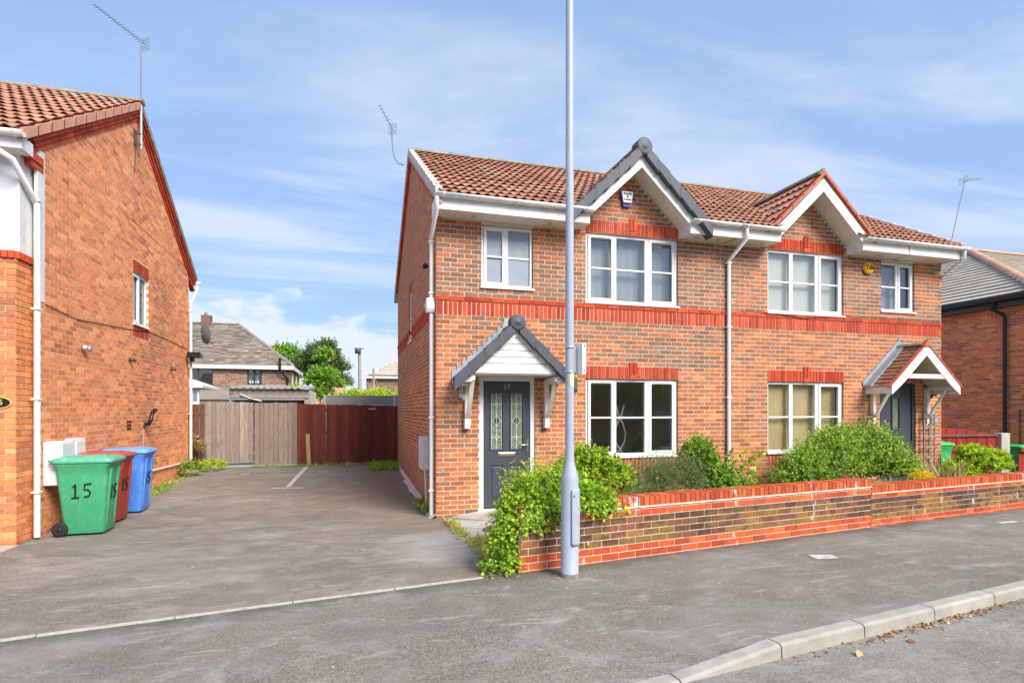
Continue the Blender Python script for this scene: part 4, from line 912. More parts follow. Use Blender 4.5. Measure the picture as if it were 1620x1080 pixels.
# ------------------------------------------------------------------ door and porch of number 17
def door17(H):
    x0, x1, z0, z1 = HX0+.69, HX0+1.63, .075, 2.24
    b = MB().box(x0+.003, x0+.075, FY+.02, FY+.09, z0+.03, z1-.003).box(x1-.075, x1-.003, FY+.02, FY+.09, z0+.03, z1-.003).box(x0+.075, x1-.075, FY+.02, FY+.09, z1-.075, z1-.003)
    D = b.build('door', M_cream if False else M_upvc, H, bevel=.004)
    MB().box(x0-.03, x1+.03, FY-.055, FY+.10, z0-.005, z0+.028).build('threshold', M_upvc, D, bevel=.004)
    a, c, e, f = x0+.082, x1-.082, z0+.05, z1-.082; y = FY+.045; W = c-a; Hh = f-e
    g = [(a+.11, a+.33), (c-.33, c-.11)]; gz0, gz1 = e+.93, f-.17
    lf = MB()
    # leaf built around the two lights
    zs = [e, e+.12, e+.68, gz0, gz1, f]
    lf.box(a, g[0][0], y, y+.044, e, f).box(g[0][1], g[1][0], y, y+.044, e, f).box(g[1][1], c, y, y+.044, e, f)
    for p, q in g:
        lf.box(p, q, y, y+.044, e, e+.12).box(p, q, y, y+.044, e+.68, gz0).box(p, q, y, y+.044, gz1, f).box(p, q, y+.012, y+.044, e+.12, e+.68)
    lf.build('door_leaf', M_grey, D)
    for p, q in g:
        MB().box(p+.035, q-.035, y+.0, y+.0118, e+.155, e+.645).build('raised_panel', M_grey, D, bevel=.010)
        m = MB()      # moulding round the glass
        m.box(p-.012, p+.012, y-.012, y-.0005, gz0-.012, gz1+.012).box(q-.012, q+.012, y-.012, y-.0005, gz0-.012, gz1+.012).box(p+.012, q-.012, y-.012, y-.0005, gz1-.012, gz1+.012).box(p+.012, q-.012, y-.012, y-.0005, gz0-.012, gz0+.012)
        m.build('glass_moulding', M_grey, D, bevel=.004)
        MB().box(p, q, y+.022, y+.030, gz0, gz1).build('glass', M_obsc, D)
        ld = MB(); cx, r = (p+q)/2, .0035; Y0, Y1 = y+.017, y+.0215
        ld.box(cx-r, cx+r, Y0, Y1, gz0, gz1).box(p+.025, p+.025+2*r, Y0-.001, Y1-.001, gz0, gz1).box(q-.025-2*r, q-.025, Y0-.001, Y1-.001, gz0, gz1)
        for zc, s in ((gz0+.20, .045), ((gz0+gz1)/2, .095), (gz1-.20, .045)):
            w_ = s*.62; pts = [(cx, zc+s), (cx+w_, zc), (cx, zc-s), (cx-w_, zc)]
            for i in range(4):
                (xa, za), (xb, zb) = pts[i], pts[(i+1) % 4]; ld.tube([(xa, Y0-.002, za), (xb, Y0-.002, zb)], .0045, 4)
            ld.box(p+.0, cx-w_, Y0-.0015, Y1-.0015, zc-r, zc+r).box(cx+w_, q, Y0-.0015, Y1-.0015, zc-r, zc+r)
        ld.build('leading', M_cream, D)
        zc = (gz0+gz1)/2; MB().pxz([(cx, zc+.088), (cx+.053, zc), (cx, zc-.088), (cx-.053, zc)], y+.0185, y+.0212).build('diamond', M_greydk, D)
    lb = MB().box((a+c)/2-.145, (a+c)/2+.145, y-.012, y-.0005, gz0-.115, gz0-.045).build('letterbox', M_steel, D, bevel=.006)
    MB().box((a+c)/2-.12, (a+c)/2+.12, y-.018, y-.0125, gz0-.10, gz0-.062).build('letterbox_flap', M_brass, D, bevel=.004)
    h = MB().box(c-.055, c-.025, y-.012, y-.0005, gz0-.05, gz0+.16); h.tube([(c-.04, y-.012, gz0+.07), (c-.04, y-.05, gz0+.07), (c-.05, y-.055, gz0+.07), (c-.15, y-.055, gz0+.072)], .009, 8); h.build('handle', M_steel, D)
    text('17', .115, facing((a+c)/2, y-.006, f-.082, (0, -1, 0)), M_steel, D, name='door_number', ext=.003)
    return D
door17(H17)
def porch(H, no):
    A = no == 17; c = 2.43 if A else 10.63; yf = 8.27; sl = .93; zr = 3.02 if A else 2.98; hw = .85
    zt = lambda dx, z=zr: z-sl*dx
    Pr = MB()
    for sd in (-1, 1): Pr.pxz([(c, zr-.05), (c+sd*hw, zt(hw)-.05), (c+sd*hw, zt(hw)-.085), (c, zr-.085)], yf+.03, FY-.003)
    Pr = Pr.build('porch', M_cream, H)
    T = Tiles()
    for sd in (-1, 1):
        sv = Vector((-sd, 0, sl)).normalized(); L_ = hw*math.sqrt(1+sl*sl)
        T.slope((c+sd*(hw+.02), yf+.01, zt(hw+.02)-.03), (0, 1, 0), sv, 4, int(L_/.105), colw=.145, gauge=.107, pick=lambda p: 0)
    T.done(Pr, PTM, 'porch_tile', 'porch_tiling')
    for i in range(2):
        y0 = yf+.04+i*.28; r = .075
        MB().prism([(c+r*math.cos(t), y0, zr-.035+r*.8*math.sin(t)) for t in [math.pi*j/8 for j in range(9)]], (0, .275, 0)).build('porch_ridge_tile', M_ridge, Pr)
    # lead: stepped (17) or straight (19)
    if A:
        for i in range(11):
            x0 = c-.90+i*.082; zb = zt(c-x0-.0)-.05; 
            MB().pxz([(x0, zb-.02), (x0+.083, zb+.055), (x0+.083, zb+.20), (x0+.004, zb+.20)], FY-.018-.0006*i, FY-.009-.0006*i).build('lead_step', M_lead, Pr)
        for sd in (-1, 1): MB().pxz([(c, zr+.02), (c+sd*(hw+.05), zt(hw+.05)+.0), (c+sd*(hw+.05), zt(hw+.05)-.03), (c, zr-.02)], FY-.10, FY-.027).build('lead_flashing', M_lead, Pr)
        MB().pxz([(c-.07, zr-.0), (c+.07, zr-.0), (c+.05, zr+.16), (c-.05, zr+.16)], FY-.030, FY-.022).build('lead_flashing', M_lead, Pr)
    else:
        for sd in (-1, 1):
            MB().pxz([(c-sd*.02, zr+.15), (c+sd*(hw+.08), zt(hw+.08)+.13), (c+sd*(hw+.04), zt(hw+.04)-.04), (c, zr-.02)], FY-.024 if sd < 0 else FY-.021, FY-.012 if sd < 0 else FY-.010).build('lead_flashing', M_lead, Pr)
            MB().pxz([(c, zr+.035), (c+sd*(hw+.04), zt(hw+.04)+.035), (c+sd*(hw+.04), zt(hw+.04)-.03), (c, zr-.03)], FY-.17, FY-.028).build('lead_flashing', M_lead, Pr)
    for sd in (-1, 1):
        x_ = lambda d: c+sd*d
        if A:
            k = 4
            for i in range(k):
                d0, d1 = .92*i/k+.03, .92*(i+1.10)/k+.03; zz = zr+.05
                MB().pxz([(x_(d0), zt(d0, zz)), (x_(d1), zt(d1, zz)+.022), (x_(d1), zt(d1, zz)-.20), (x_(d0), zt(d0, zz)-.175)], yf-.065-.004*(i % 2), yf+.06).build('porch_verge_cap', M_cap, Pr, bevel=.012)
            MB().pxz([(x_(.0), zr-.07), (x_(.80), zt(.80)-.07), (x_(.86), zt(.86)-.12), (x_(.70), 2.235), (x_(.66), 2.265), (x_(0), zr-.20)], yf+.012, yf+.030).build('porch_bargeboard', M_fascia, Pr)
            # boxed eaves ends
            xa, xb = sorted((x_(.68), x_(.90))); MB().box(xa, xb, yf+.031, FY-.005, 2.12, 2.225).build('eaves_box', M_fascia, Pr, bevel=.004)
        else:
            MB().pxz([(x_(0), zr+.00), (x_(.86), zt(.86)), (x_(.86), zt(.86)-.19), (x_(.60), zt(.60)-.19-.04), (x_(0), zr-.235)], yf-.015, yf+.02).build('porch_bargeboard', M_fascia, Pr)
            MB().pxz([(x_(.0), zr+.015), (x_(.92), zt(.92)+.015), (x_(.92), zt(.92)-.01), (x_(0), zr-.012)], yf-.03, yf+.05).build('porch_verge', M_redtrim, Pr)
            xa, xb = sorted((x_(.80), x_(.86))); MB().box(xa, xb, yf+.021, FY-.005, zt(.86)-.17, zt(.86)-.03).build('eaves_board', M_fascia, Pr)
        # bracket
        xb = c+sd*(.665 if A else .70); w_ = .036
        B = MB().box(xb-w_, xb+w_, FY-.085, FY-.006, 1.42, 2.18 if A else 2.12).build('porch_bracket', M_cream, Pr, bevel=.006)
        if A: MB().box(xb-.045, xb+.045, FY-.11, FY-.004, 1.40, 1.56).build('bracket_foot', M_upvc, B, bevel=.01)
        n_ = 7; pts = []
        for i in range(n_):
            t = i/(n_-1); y = FY-.10-(.36*t); z = 1.56+.58*t-(.05*math.sin(math.pi*t) if A else 0); pts.append((y, z))
        poly = [(y+.036, z-.03) for y, z in pts]+[(y-.036, z+.03) for y, z in pts[::-1]]
        MB().pyz(poly, xb-.034, xb+.034).build('bracket_strut', M_cream, B, bevel=.003)
        MB().box(xb-.03, xb+.03, yf+.035, FY-.086, 2.145 if A else 2.085, 2.215 if A else 2.16).build('bracket_beam', M_cream, B, bevel=.004)
    if A:
        MB().lathe([(.001, -.010), (.018, -.012), (.025, -.004), (.085, -.005), (.110, -.003), (.122, .005), (.123, .14)], (c, yf-.075, zr+.005), 24, axis='Y', cap=False).build('ridge_end_cap', M_cap, Pr)
        zb = 2.255; lv = [zb, zb+.155, zb+.255, zb+.355, zb+.455, zb+.56]
        for i in range(5):
            z0, z1 = lv[i], lv[i+1]-.009; w0, w1 = (zr-.16-z0)/sl, max(.01, (zr-.16-z1)/sl)
            MB().pxz([(c-w0, z0), (c+w0, z0), (c+w1, z1), (c-w1, z1)], yf+.034+(.0 if i else -.006), yf+.05).build('pediment_board', M_upvc, Pr)
        MB().box(c-.68, c+.68, yf+.05, FY-.008, 2.235, 2.25).build('porch_ceiling', M_cream, Pr)
    else:
        MB().box(c-.50, c+.50, yf-.005, yf+.045, 2.30, 2.385).build('tie_beam', M_fascia, Pr, bevel=.004)
        MB().pxz([(c-.10, zr-.06), (c, zr+.065), (c+.10, zr-.06)], yf-.045, yf+.03).build('porch_finial', M_redtrim, Pr)
porch(H17, 17); porch(H19, 19)
# door of number 19
def door19(H):
    x0, x1, z0, z1 = HX1-1.63, HX1-.69, .075, 2.24
    b = MB().box(x0+.003, x0+.07, FY+.02, FY+.09, z0+.03, z1-.003).box(x1-.07, x1-.003, FY+.02, FY+.09, z0+.03, z1-.003).box(x0+.07, x1-.07, FY+.02, FY+.09, z1-.07, z1-.003).box(x0, x1, FY-.03, FY+.1, z0, z0+.028)
    D = b.build('door', M_greydk, H, bevel=.004)
    a, c, e, f = x0+.078, x1-.078, z0+.05, z1-.078; y = FY+.045; p, q, g0, g1 = (a+c)/2-.085, (a+c)/2+.085, 1.32, 1.93
    k = 6; w_ = (c-a)/k
    for i in range(k):
        A, B = a+i*w_, a+(i+1)*w_-.004; iv = [(e, f)]
        if B > p and A < q: iv = [(e, g0), (g1, f)]
        for (u0, u1) in iv: MB().box(A, B, y, y+.04, u0, u1).build('door_board', M_grey, D)
    MB().box(a, c, y+.006, y+.036, e, g0-.001).build('door_core', M_grey, D)
    m = MB().box(p-.03, p, y-.012, y+.0, g0-.03, g1+.03).box(q, q+.03, y-.012, y+.0, g0-.03, g1+.03).box(p, q, y-.012, y+.0, g1, g1+.03).box(p, q, y-.012, y+.0, g0-.03, g0); m.build('glass_moulding', M_grey, D, bevel=.003)
    MB().box(p, q, y+.015, y+.02, g0, g1).build('glass', M_obsc, D)
    MB().box((a+c)/2-.13, (a+c)/2+.13, y-.012, y-.0005, .96, 1.01).build('letterbox', M_steel, D, bevel=.004)
door19(H19)
# coach lantern
def lantern(H):
    x, y, z = 1.70, FY, 2.03; b = MB(); yc = y-.13
    b.lathe([(.001, -.012), (.05, -.012), (.05, 0)], (x, y-.0, z-.10), 14, axis='Y')
    b.tube([(x, y-.01, z-.10), (x, y-.06, z-.17), (x, yc, z-.15)], .010, 8)
    b.lathe([(.012, -.17), (.03, -.15), (.012, -.13), (.045, -.115), (.048, -.10)], (x, yc, z), 6)
    b.lathe([(.08, .055), (.075, .07), (.03, .115), (.02, .13), (.012, .14), (.014, .16), (.001, .175)], (x, yc, z), 6, cap=False)
    b.lathe([(.08, .045), (.08, .055)], (x, yc, z), 6)
    for k in range(6):
        t = 2*math.pi*k/6; b.tube([(x+.045*math.cos(t), yc+.045*math.sin(t), z-.10), (x+.072*math.cos(t), yc+.072*math.sin(t), z+.046)], .005, 5)
    o = b.build('wall_lantern', M_upvc, H)
    MB().lathe([(.040, -.098), (.066, .044)], (x, yc, z), 6).build('lantern_glass', glassmat('lantern_glass_m', (.8, .82, .8), 1.5), o)
lantern(H17)
# camera and light under the right hand porch bracket of 19
MB().lathe([(.001, 0), (.045, .01), (.05, .06), (.001, .09)], (11.52, FY-.10, 2.03), 12, axis='Y').tube([(11.52, FY-.02, 2.0), (11.52, FY-.0, 1.95)], .015, 8).build('security_camera', M_blackp, H19)
# house number plaque
pq = MB().pxz([(11.47, 1.42), (11.66, 1.42), (11.66, 1.53), (11.565, 1.60), (11.47, 1.53)], FY-.022, FY-.006).build('number_plaque', M_lead, H19, bevel=.004)
text('19', .085, facing(11.565, FY-.024, 1.485, (0, -1, 0)), M_upvc, pq)

# ------------------------------------------------------------------ aerials
def yagi(H, mast, tip, el, m=mat('aerial_metal', (.22, .23, .24), .5, .1, metal=.3), n=14, name='aerial', base=None):
    b = MB(); b.tube(mast, .014, 8); p, q = Vector(mast[-1]), Vector(tip); d = (q-p); b.tube([p-d*.12, q], .007, 6)
    sd = d.normalized().cross(Vector((0, 0, 1))).normalized()
    for i in range(n):
        c = p+d*(i/(n-1)); s = el*(1-.45*i/(n-1)); b.tube([c-sd*s, c+sd*s], .0035, 4)
    up = Vector((0, 0, 1))
    for k in (-1, 1):
        for j in range(4): c = p-d*.10+up*k*(.05+.06*j)*.5; b.tube([c-sd*el*1.1, c+sd*el*1.1], .004, 4)
    return b.build(name, m, H)
yagi(H17, [(1.15, 12.95, 7.22), (1.02, 12.95, 7.25), (.93, 12.95, 7.40), (.90, 12.95, 7.62), (.88, 12.94, 8.03)], (.60, 12.6, 8.30), .10, n=7)

# ------------------------------------------------------------------ house 15 on the left
def house15():
    LX = -3.97; H = thing('neighbouring_house', (-7, 12.4, 0), 'orange brick house at the left edge with white upper bay and oval plaque 15', 'house')
    EYL, EZL, RYL, RZL, BYL = 8.33, 5.12, 12.45, 7.60, 16.1; S = (RZL-EZL)/(RYL-EYL)
    zr = lambda y: EZL+S*((y if y < RYL else 2*RYL-y)-EYL)
    y0 = 8.97; fr = wallframe((LX, y0, 0), (0, 1, 0), (1, 0, 0)); at, u, n = fr; D = BYL-y0
    wo = (12.28-y0, 13.13-y0, 3.32, 4.34); ztop = lambda y: zr(y)-.20
    pad = (wo[0]-.004, wo[1]+.004, wo[2]-.004, wo[3]+.004)
    wallbody(fr, D, -.2, ztop(y0), [pad], H, M_mortarW, 'gable_wall', polys=[[(0.001, ztop(y0)+.0005), (D-.001, ztop(y0)+.0005), (D-.001, ztop(BYL)), (RYL-y0, ztop(RYL))]], thick=.12)
    P = Pieces('brick', 'brickwork', LEFTB+RED)
    def pk(c, z, k):
        v = noise.noise(Vector((c*.6, z*1.1, 5.5)))*.55+random.gauss(0, .2)
        return 3 if v > .42 else 2 if v > .24 else random.choice((0, 1, 0, 4)) if v > -.25 else random.choice((4, 0))
    sx = [wo, (wo[0], wo[1], wo[3], wo[3]+.225), (wo[0], wo[1], wo[2]-.225, wo[2])]
    zb = ztop(y0)
    zz = -.06+.075*math.floor((zb+.06)/.075)
    brickwork(P, fr, D, -.06, zz, sx, pick=pk, proud=.0014, gap=.0095)
    q = lambda z: (max(0, (z+.22-EZL)/S+EYL-y0), min(D, 2*RYL-EYL-(z+.22-EZL)/S-y0))
    brickwork(P, fr, D, zz, ztop(RYL), sx, top=q, pick=pk, proud=.0014, gap=.0095, phase=int(round((zz+.06)/.075)) % 2)
    class RA:
        def add(s_, c, ax, ay, az, mi): P.add(c, ax, ay, az, 5+mi)
    soldiers(RA(), fr, wo[0], wo[1], wo[3], wo[3]+.225, proud=.008, pick=lambda: 1); soldiers(RA(), fr, wo[0], wo[1], wo[2]-.225, wo[2], proud=.004, pick=lambda: 1)
    # bay front, brick to first floor
    fb = wallframe((-9.0, 8.55, 0), (1, 0, 0), (0, -1, 0)); brickwork(P, fb, 4.95, -.06, 3.60, (), pick=pk, phase=1)
    fs = wallframe((-4.05, 8.55, 0), (0, 1, 0), (1, 0, 0)); brickwork(P, fs, .42, -.06, 3.60, (), pick=pk)
    MB().box(-9, -4.056, 8.556, 9.6, -.2, 3.60).build('bay_wall', M_mortarW, H)
    soldiers(RA(), fb, 0.03, 4.95, 3.60, 3.70, proud=.03, pick=lambda: 2); soldiers(RA(), fs, 0, .40, 3.60, 3.70, proud=.03, pick=lambda: 2)
    # raking bands of red brick
    B = Pieces('verge_brick', 'verge_brickwork', RED)
    for (ya, yb) in ((EYL+.28, RYL), (2*RYL-EYL, RYL)):
        for row, (dz, pr_) in enumerate(((-.135, .075), (-.222, .045), (-.305, .022))):
            k = int(abs(yb-ya)/(.205)); off = .5*(row % 2)
            for i in range(k):
                a = ya+(yb-ya)*(i+off)/k; b = ya+(yb-ya)*min(i+1+off, k)/k
                if abs(b-a) < .05: continue
                d = Vector((0, b-a, zr(b)-zr(a))); B.add(Vector((LX+pr_-.05, (a+b)/2, (zr(a)+zr(b))/2+dz)), d*.95, Vector((.10, 0, 0)), Vector((0, -d.z, d.y)).normalized()*(.062 if d.y > 0 else -.062), random.randrange(3))
    B.done(H)
    m = MB()
    for (ya, yb) in ((EYL+.28, RYL-.002), (2*RYL-EYL, RYL+.002)): m.pyz([(ya, zr(ya)-.07), (yb, zr(yb)-.07), (yb, zr(yb)-.24), (ya, zr(ya)-.24)], LX-.06, LX+.002)
    m.build('verge_mortar', M_mortarW, H)
    P.done(H, 298)
    # roof
    m = MB(); m.pyz([(EYL+.05, EZL-.05), (RYL, RZL-.05), (2*RYL-EYL, EZL-.05), (2*RYL-EYL, EZL-.1), (RYL, RZL-.12), (EYL+.05, EZL-.1)], -10, LX+.05); m.build('roof_deck', M_roomd, H)
    T = Tiles(); sl = Vector((0, RYL-EYL, RZL-EZL)); g = sl.length/14
    T.slope((LX+.085-.30*20, EYL-.03, EZL), (1, 0, 0), sl, 20, 14, gauge=g, pick=lambda c: 4 if (c.y > 11.4 and c.x > -5.2 and random.random() < .4) or random.random() < .03 else random.choice((0, 2, 0, 2, 1)))
    T.done(H, TM)
    for (ya, sg_) in ((EYL, 1), (2*RYL-EYL, -1)):
        k = 12
        for i in range(k):
            a = ya+sg_*(RYL-EYL)*i/k; b = ya+sg_*(RYL-EYL)*(i+1.06)/k; b = min(b, RYL) if sg_ > 0 else max(b, RYL); zc = .012*(1)
            MB().pyz([(a, zr(a)-.10), (a, zr(a)+.045), (b, zr(b)+.025), (b, zr(b)-.10)], LX+.02, LX+.10).build('verge_tile', M_pinkv if sg_ > 0 else M_ridge, H)
    for i in range(12):
        a = -10+i*.505+.10; r = .11; MB().prism([(a, RYL+r*math.cos(t), RZL+.0+r*.75*math.sin(t)) for t in [math.pi*j/6 for j in range(7)]], (.50, 0, 0)).build('ridge_tile', M_ridge, H)
    # white render, quoin strip, fascia, gutter
    MB().box(-9, -4.07, 8.60, 9.6, 3.70, 5.02).build('upper_bay_front', M_panelgrey, H)
    MB().box(-4.0695, -4.035, 8.60, 8.90, 3.70, 5.02).build('upper_bay_side', M_oldwhite, H)
    MB().box(-4.0, LX+.012, 8.86, 9.04, 3.70, 5.14).box(-4.0, LX+.011, 8.96, 9.04, 3.14, 3.699).build('render_quoin', M_oldwhite, H)
    MB().box(-4.03, LX+.035, 8.50, 8.96, 4.93, 5.03).box(-4.03, LX+.02, 8.70, 8.99, 4.85, 4.929).build('corbel_brick', RED[2], H)
    MB().box(-9, -3.90, 8.36, 8.385, 4.92, 5.10).box(-3.92, -3.90, 8.3855, 8.62, 4.92, 5.08).build('fascia', M_fascia, H)
    MB().box(-9, -3.93, 8.386, 8.60, 4.92, 4.935).build('soffit', M_cream, H)
    gy, gz_, r = 8.30, 5.10, .066; o_ = [(gy+r*math.cos(t), gz_-r*.95*math.sin(t)) for t in [math.pi*j/8 for j in range(9)]]
    i_ = [(gy+(r-.007)*math.cos(t), gz_-(r-.007)*.95*math.sin(t)) for t in [math.pi*j/8 for j in range(8, -1, -1)]]
    MB().pyz(o_+i_, -9, -3.86, 0, True).pyz(o_, -3.86, -3.853).build('gutter', M_fascia, H)
    for i in range(3): MB().pyz([(y, z) for y, z in [(gy+(r+.008)*math.cos(t), gz_-(r+.008)*.95*math.sin(t)) for t in [math.pi*j/8 for j in range(9)]]], -3.95-i*.7, -3.92-i*.7).build('gutter_bracket', M_fascia, H)
    b = MB(); b.tube([(-4.28, 8.30, 5.05), (-4.20, 8.31, 4.90), (-4.0, 8.36, 4.78), (-3.985, 8.80, 4.47), (-3.965, 8.86, 4.42)], .037, 12); b.tube([(-3.965, 8.86, 4.42), (-3.965, 8.86, .03)], .037, 12)
    dp = b.build('downpipe', M_fascia, H)
    for z in (4.44, 3.02, 1.84, .62): MB().box(-4.02, -3.92, 8.81, 8.90, z-.012, z+.012).build('pipe_clip', M_upvc, dp, bevel=.003)
    b = MB(); yr = 16.02; b.tube([(-3.88, 16.55, 4.98), (-3.88, 16.5, 4.80), (-3.90, 16.10, 4.45), (-3.90, yr, 4.38)], .034, 10); b.tube([(-3.90, yr, 4.38), (-3.90, yr, .30)], .034, 10)
    d2 = b.build('downpipe', M_fascia, H)
    for z in (4.2, 2.9, 1.6): MB().box(-3.95, -3.86, yr-.045, yr+.045, z-.012, z+.012).build('pipe_clip', M_upvc, d2)
    MB().box(-3.96, -3.78, yr-.12, yr+.10, .12, .26).build('gully_hopper', M_conc, d2, bevel=.01)
    MB().box(-4.6, -3.80, 16.50, 16.62, 4.98, 5.06).build('rear_gutter', M_fascia, H)
    MB().tube([(-3.93, 12.7, .46), (-3.93, 15.9, .40)], .02, 8).build('waste_pipe', M_upvc, H)
    # window
    window(H, fr, *wo, [(.06, .39, 1), (.455, .79, 0)], bars=0, inner='sky_sheet', room=(0.2, D-.2, M_room))
    # meter boxes
    mb = MB().box(LX+.004, LX+.21, 9.0, 9.34, .68, 1.27).build('meter_box', M_oldwhite, H, bevel=.012); MB().box(LX+.2105, LX+.222, 9.02, 9.32, .70, 1.24).build('door', M_panelgrey, mb, bevel=.004)
    mb = MB().box(LX+.004, LX+.10, 9.60, 10.02, .66, 1.28).build('meter_box', M_oldwhite, H, bevel=.012); MB().box(LX+.1005, LX+.115, 9.70, 9.99, .70, 1.24).build('door', M_upvc, mb, bevel=.004)
    # small lamps, vent, flue, cable
    for (y, z, s) in ((10.16, 2.65, 1.), (12.08, 2.64, .8), (14.6, 2.64, .8)):
        MB().lathe([(.001, 0), (.045*s, 0), (.05*s, .03), (.035*s, .075), (.001, .08)], (LX+.01, y, z), 12, axis='X').lathe([(.001, 0), (.03*s, .01), (.045*s, .05), (.001, .052)], (LX+.05, y+.04, z-.01), 10, axis='X').build('wall_lamp', M_dkmetal if s < 1 else M_metal, H)
    ab = MB()
    for i in range(3):
        for j in range(3): ab.box(LX+.006, LX+.012, 11.95+j*.075, 12.0+j*.075, 1.33+i*.065, 1.37+i*.065)
    ab.build('air_brick', M_blackp, H)
    MB().tube([(LX-.02, 12.88, 1.40), (LX+.10, 12.84, 1.42), (LX+.13, 12.84, 1.50), (LX+.13, 12.93, 1.64), (LX+.16, 13.02, 1.70)], .038, 10).build('boiler_flue', M_blackp, H)
    MB().lathe([(.07, 0), (.06, .02)], (LX+.004, 12.86, 1.40), 14, axis='X').build('flue_collar', M_dkmetal, H)
    MB().box(LX+.0045, LX+.0065, 12.78, 12.84, .75, 1.32).build('mortar_run', M_mortarW, H)
    MB().tube([(LX+.012, y, z) for y, z in ((9.06, 3.12), (9.97, 3.06), (10.9, 3.12), (11.95, 3.19), (13.2, 3.29), (14.4, 3.27), (15.6, 3.23), (16.0, 3.22))], .006, 5).build('cable', M_cable, H)
    MB().tube([(LX+.02, 12.35, 6.95), (LX+.02, 12.33, 6.40), (LX+.01, 12.33, 6.2)], .006, 5).build('aerial_cable', M_cable, H)
    fl = MB().box(-3.93, -3.70, 15.75, 15.95, 3.06, 3.10); fl.pyz([(15.72, 3.00), (15.98, 3.0), (15.98, 3.09), (15.72, 3.14)], -3.92, -3.62); fl.box(-3.88, -3.78, 15.80, 15.90, 2.90, 3.0)
    fl.build('floodlight', M_blackp, H, bevel=.006)
    # satellite dish on the back corner
    ds = MB(); c = Vector((-3.72, 16.45, 3.68)); nn = Vector((.75, .66, .12)).normalized(); a = nn.cross(Vector((0, 0, 1))).normalized(); b_ = a.cross(nn)
    vs = []
    for i in range(7):
        r = i/6
        for k in range(24): t = 2*math.pi*k/24; vs.append(c+a*(.24*r*math.cos(t))+b_*(.27*r*math.sin(t))+nn*(.07*r*r))
    ds.add(vs, [(i*24+k, i*24+(k+1) % 24, (i+1)*24+(k+1) % 24, (i+1)*24+k) for i in range(6) for k in range(24)], 0, True)
    ds.tube([(-3.95, 16.05, 3.60), (-3.85, 16.3, 3.60), tuple(c)], .016, 8); ds.tube([tuple(c-b_*.25), tuple(c+nn*.32-b_*.05)], .010, 6)
    ds.build('satellite_dish', mat('dish_grey', (.17, .165, .155), .6, .1), H)
    # aerial mast
    b = MB().box(LX, LX+.10, 12.38, 12.40, 6.78, 6.80).box(LX, LX+.10, 12.38, 12.40, 6.98, 7.0).box(LX+.003, LX+.02, 12.30, 12.42, 6.74, 7.04).build('mast_bracket', M_dkmetal, H)
    yagi(H, [(LX+.09, 12.42, 6.72), (LX+.09, 12.42, 7.70), (LX+.09, 12.42, 8.78)], (-4.33, 11.55, 8.80), .09, n=16)
    MB().tube([(LX+.09, 12.42, 6.70), (LX+.09, 12.42, 7.55)], .024, 8).build('mast_sleeve', M_metal, H)
    # plaque
    pl = MB(); pl.prism([(-4.22+.135*math.cos(t), 8.54, 1.79+.075*math.sin(t)) for t in [2*math.pi*k/28 for k in range(28)]], (0, -.012, 0)); pq = pl.build('number_plaque', M_gold, H)
    MB().prism([(-4.22+.12*math.cos(t), 8.5275, 1.79+.062*math.sin(t)) for t in [2*math.pi*k/28 for k in range(28)]], (0, -.004, 0)).build('plaque_face', M_blackp, pq)
    text('15', .095, facing(-4.22, 8.522, 1.79, (0, -1, 0)), M_gold, pq, bold=.001)
house15()

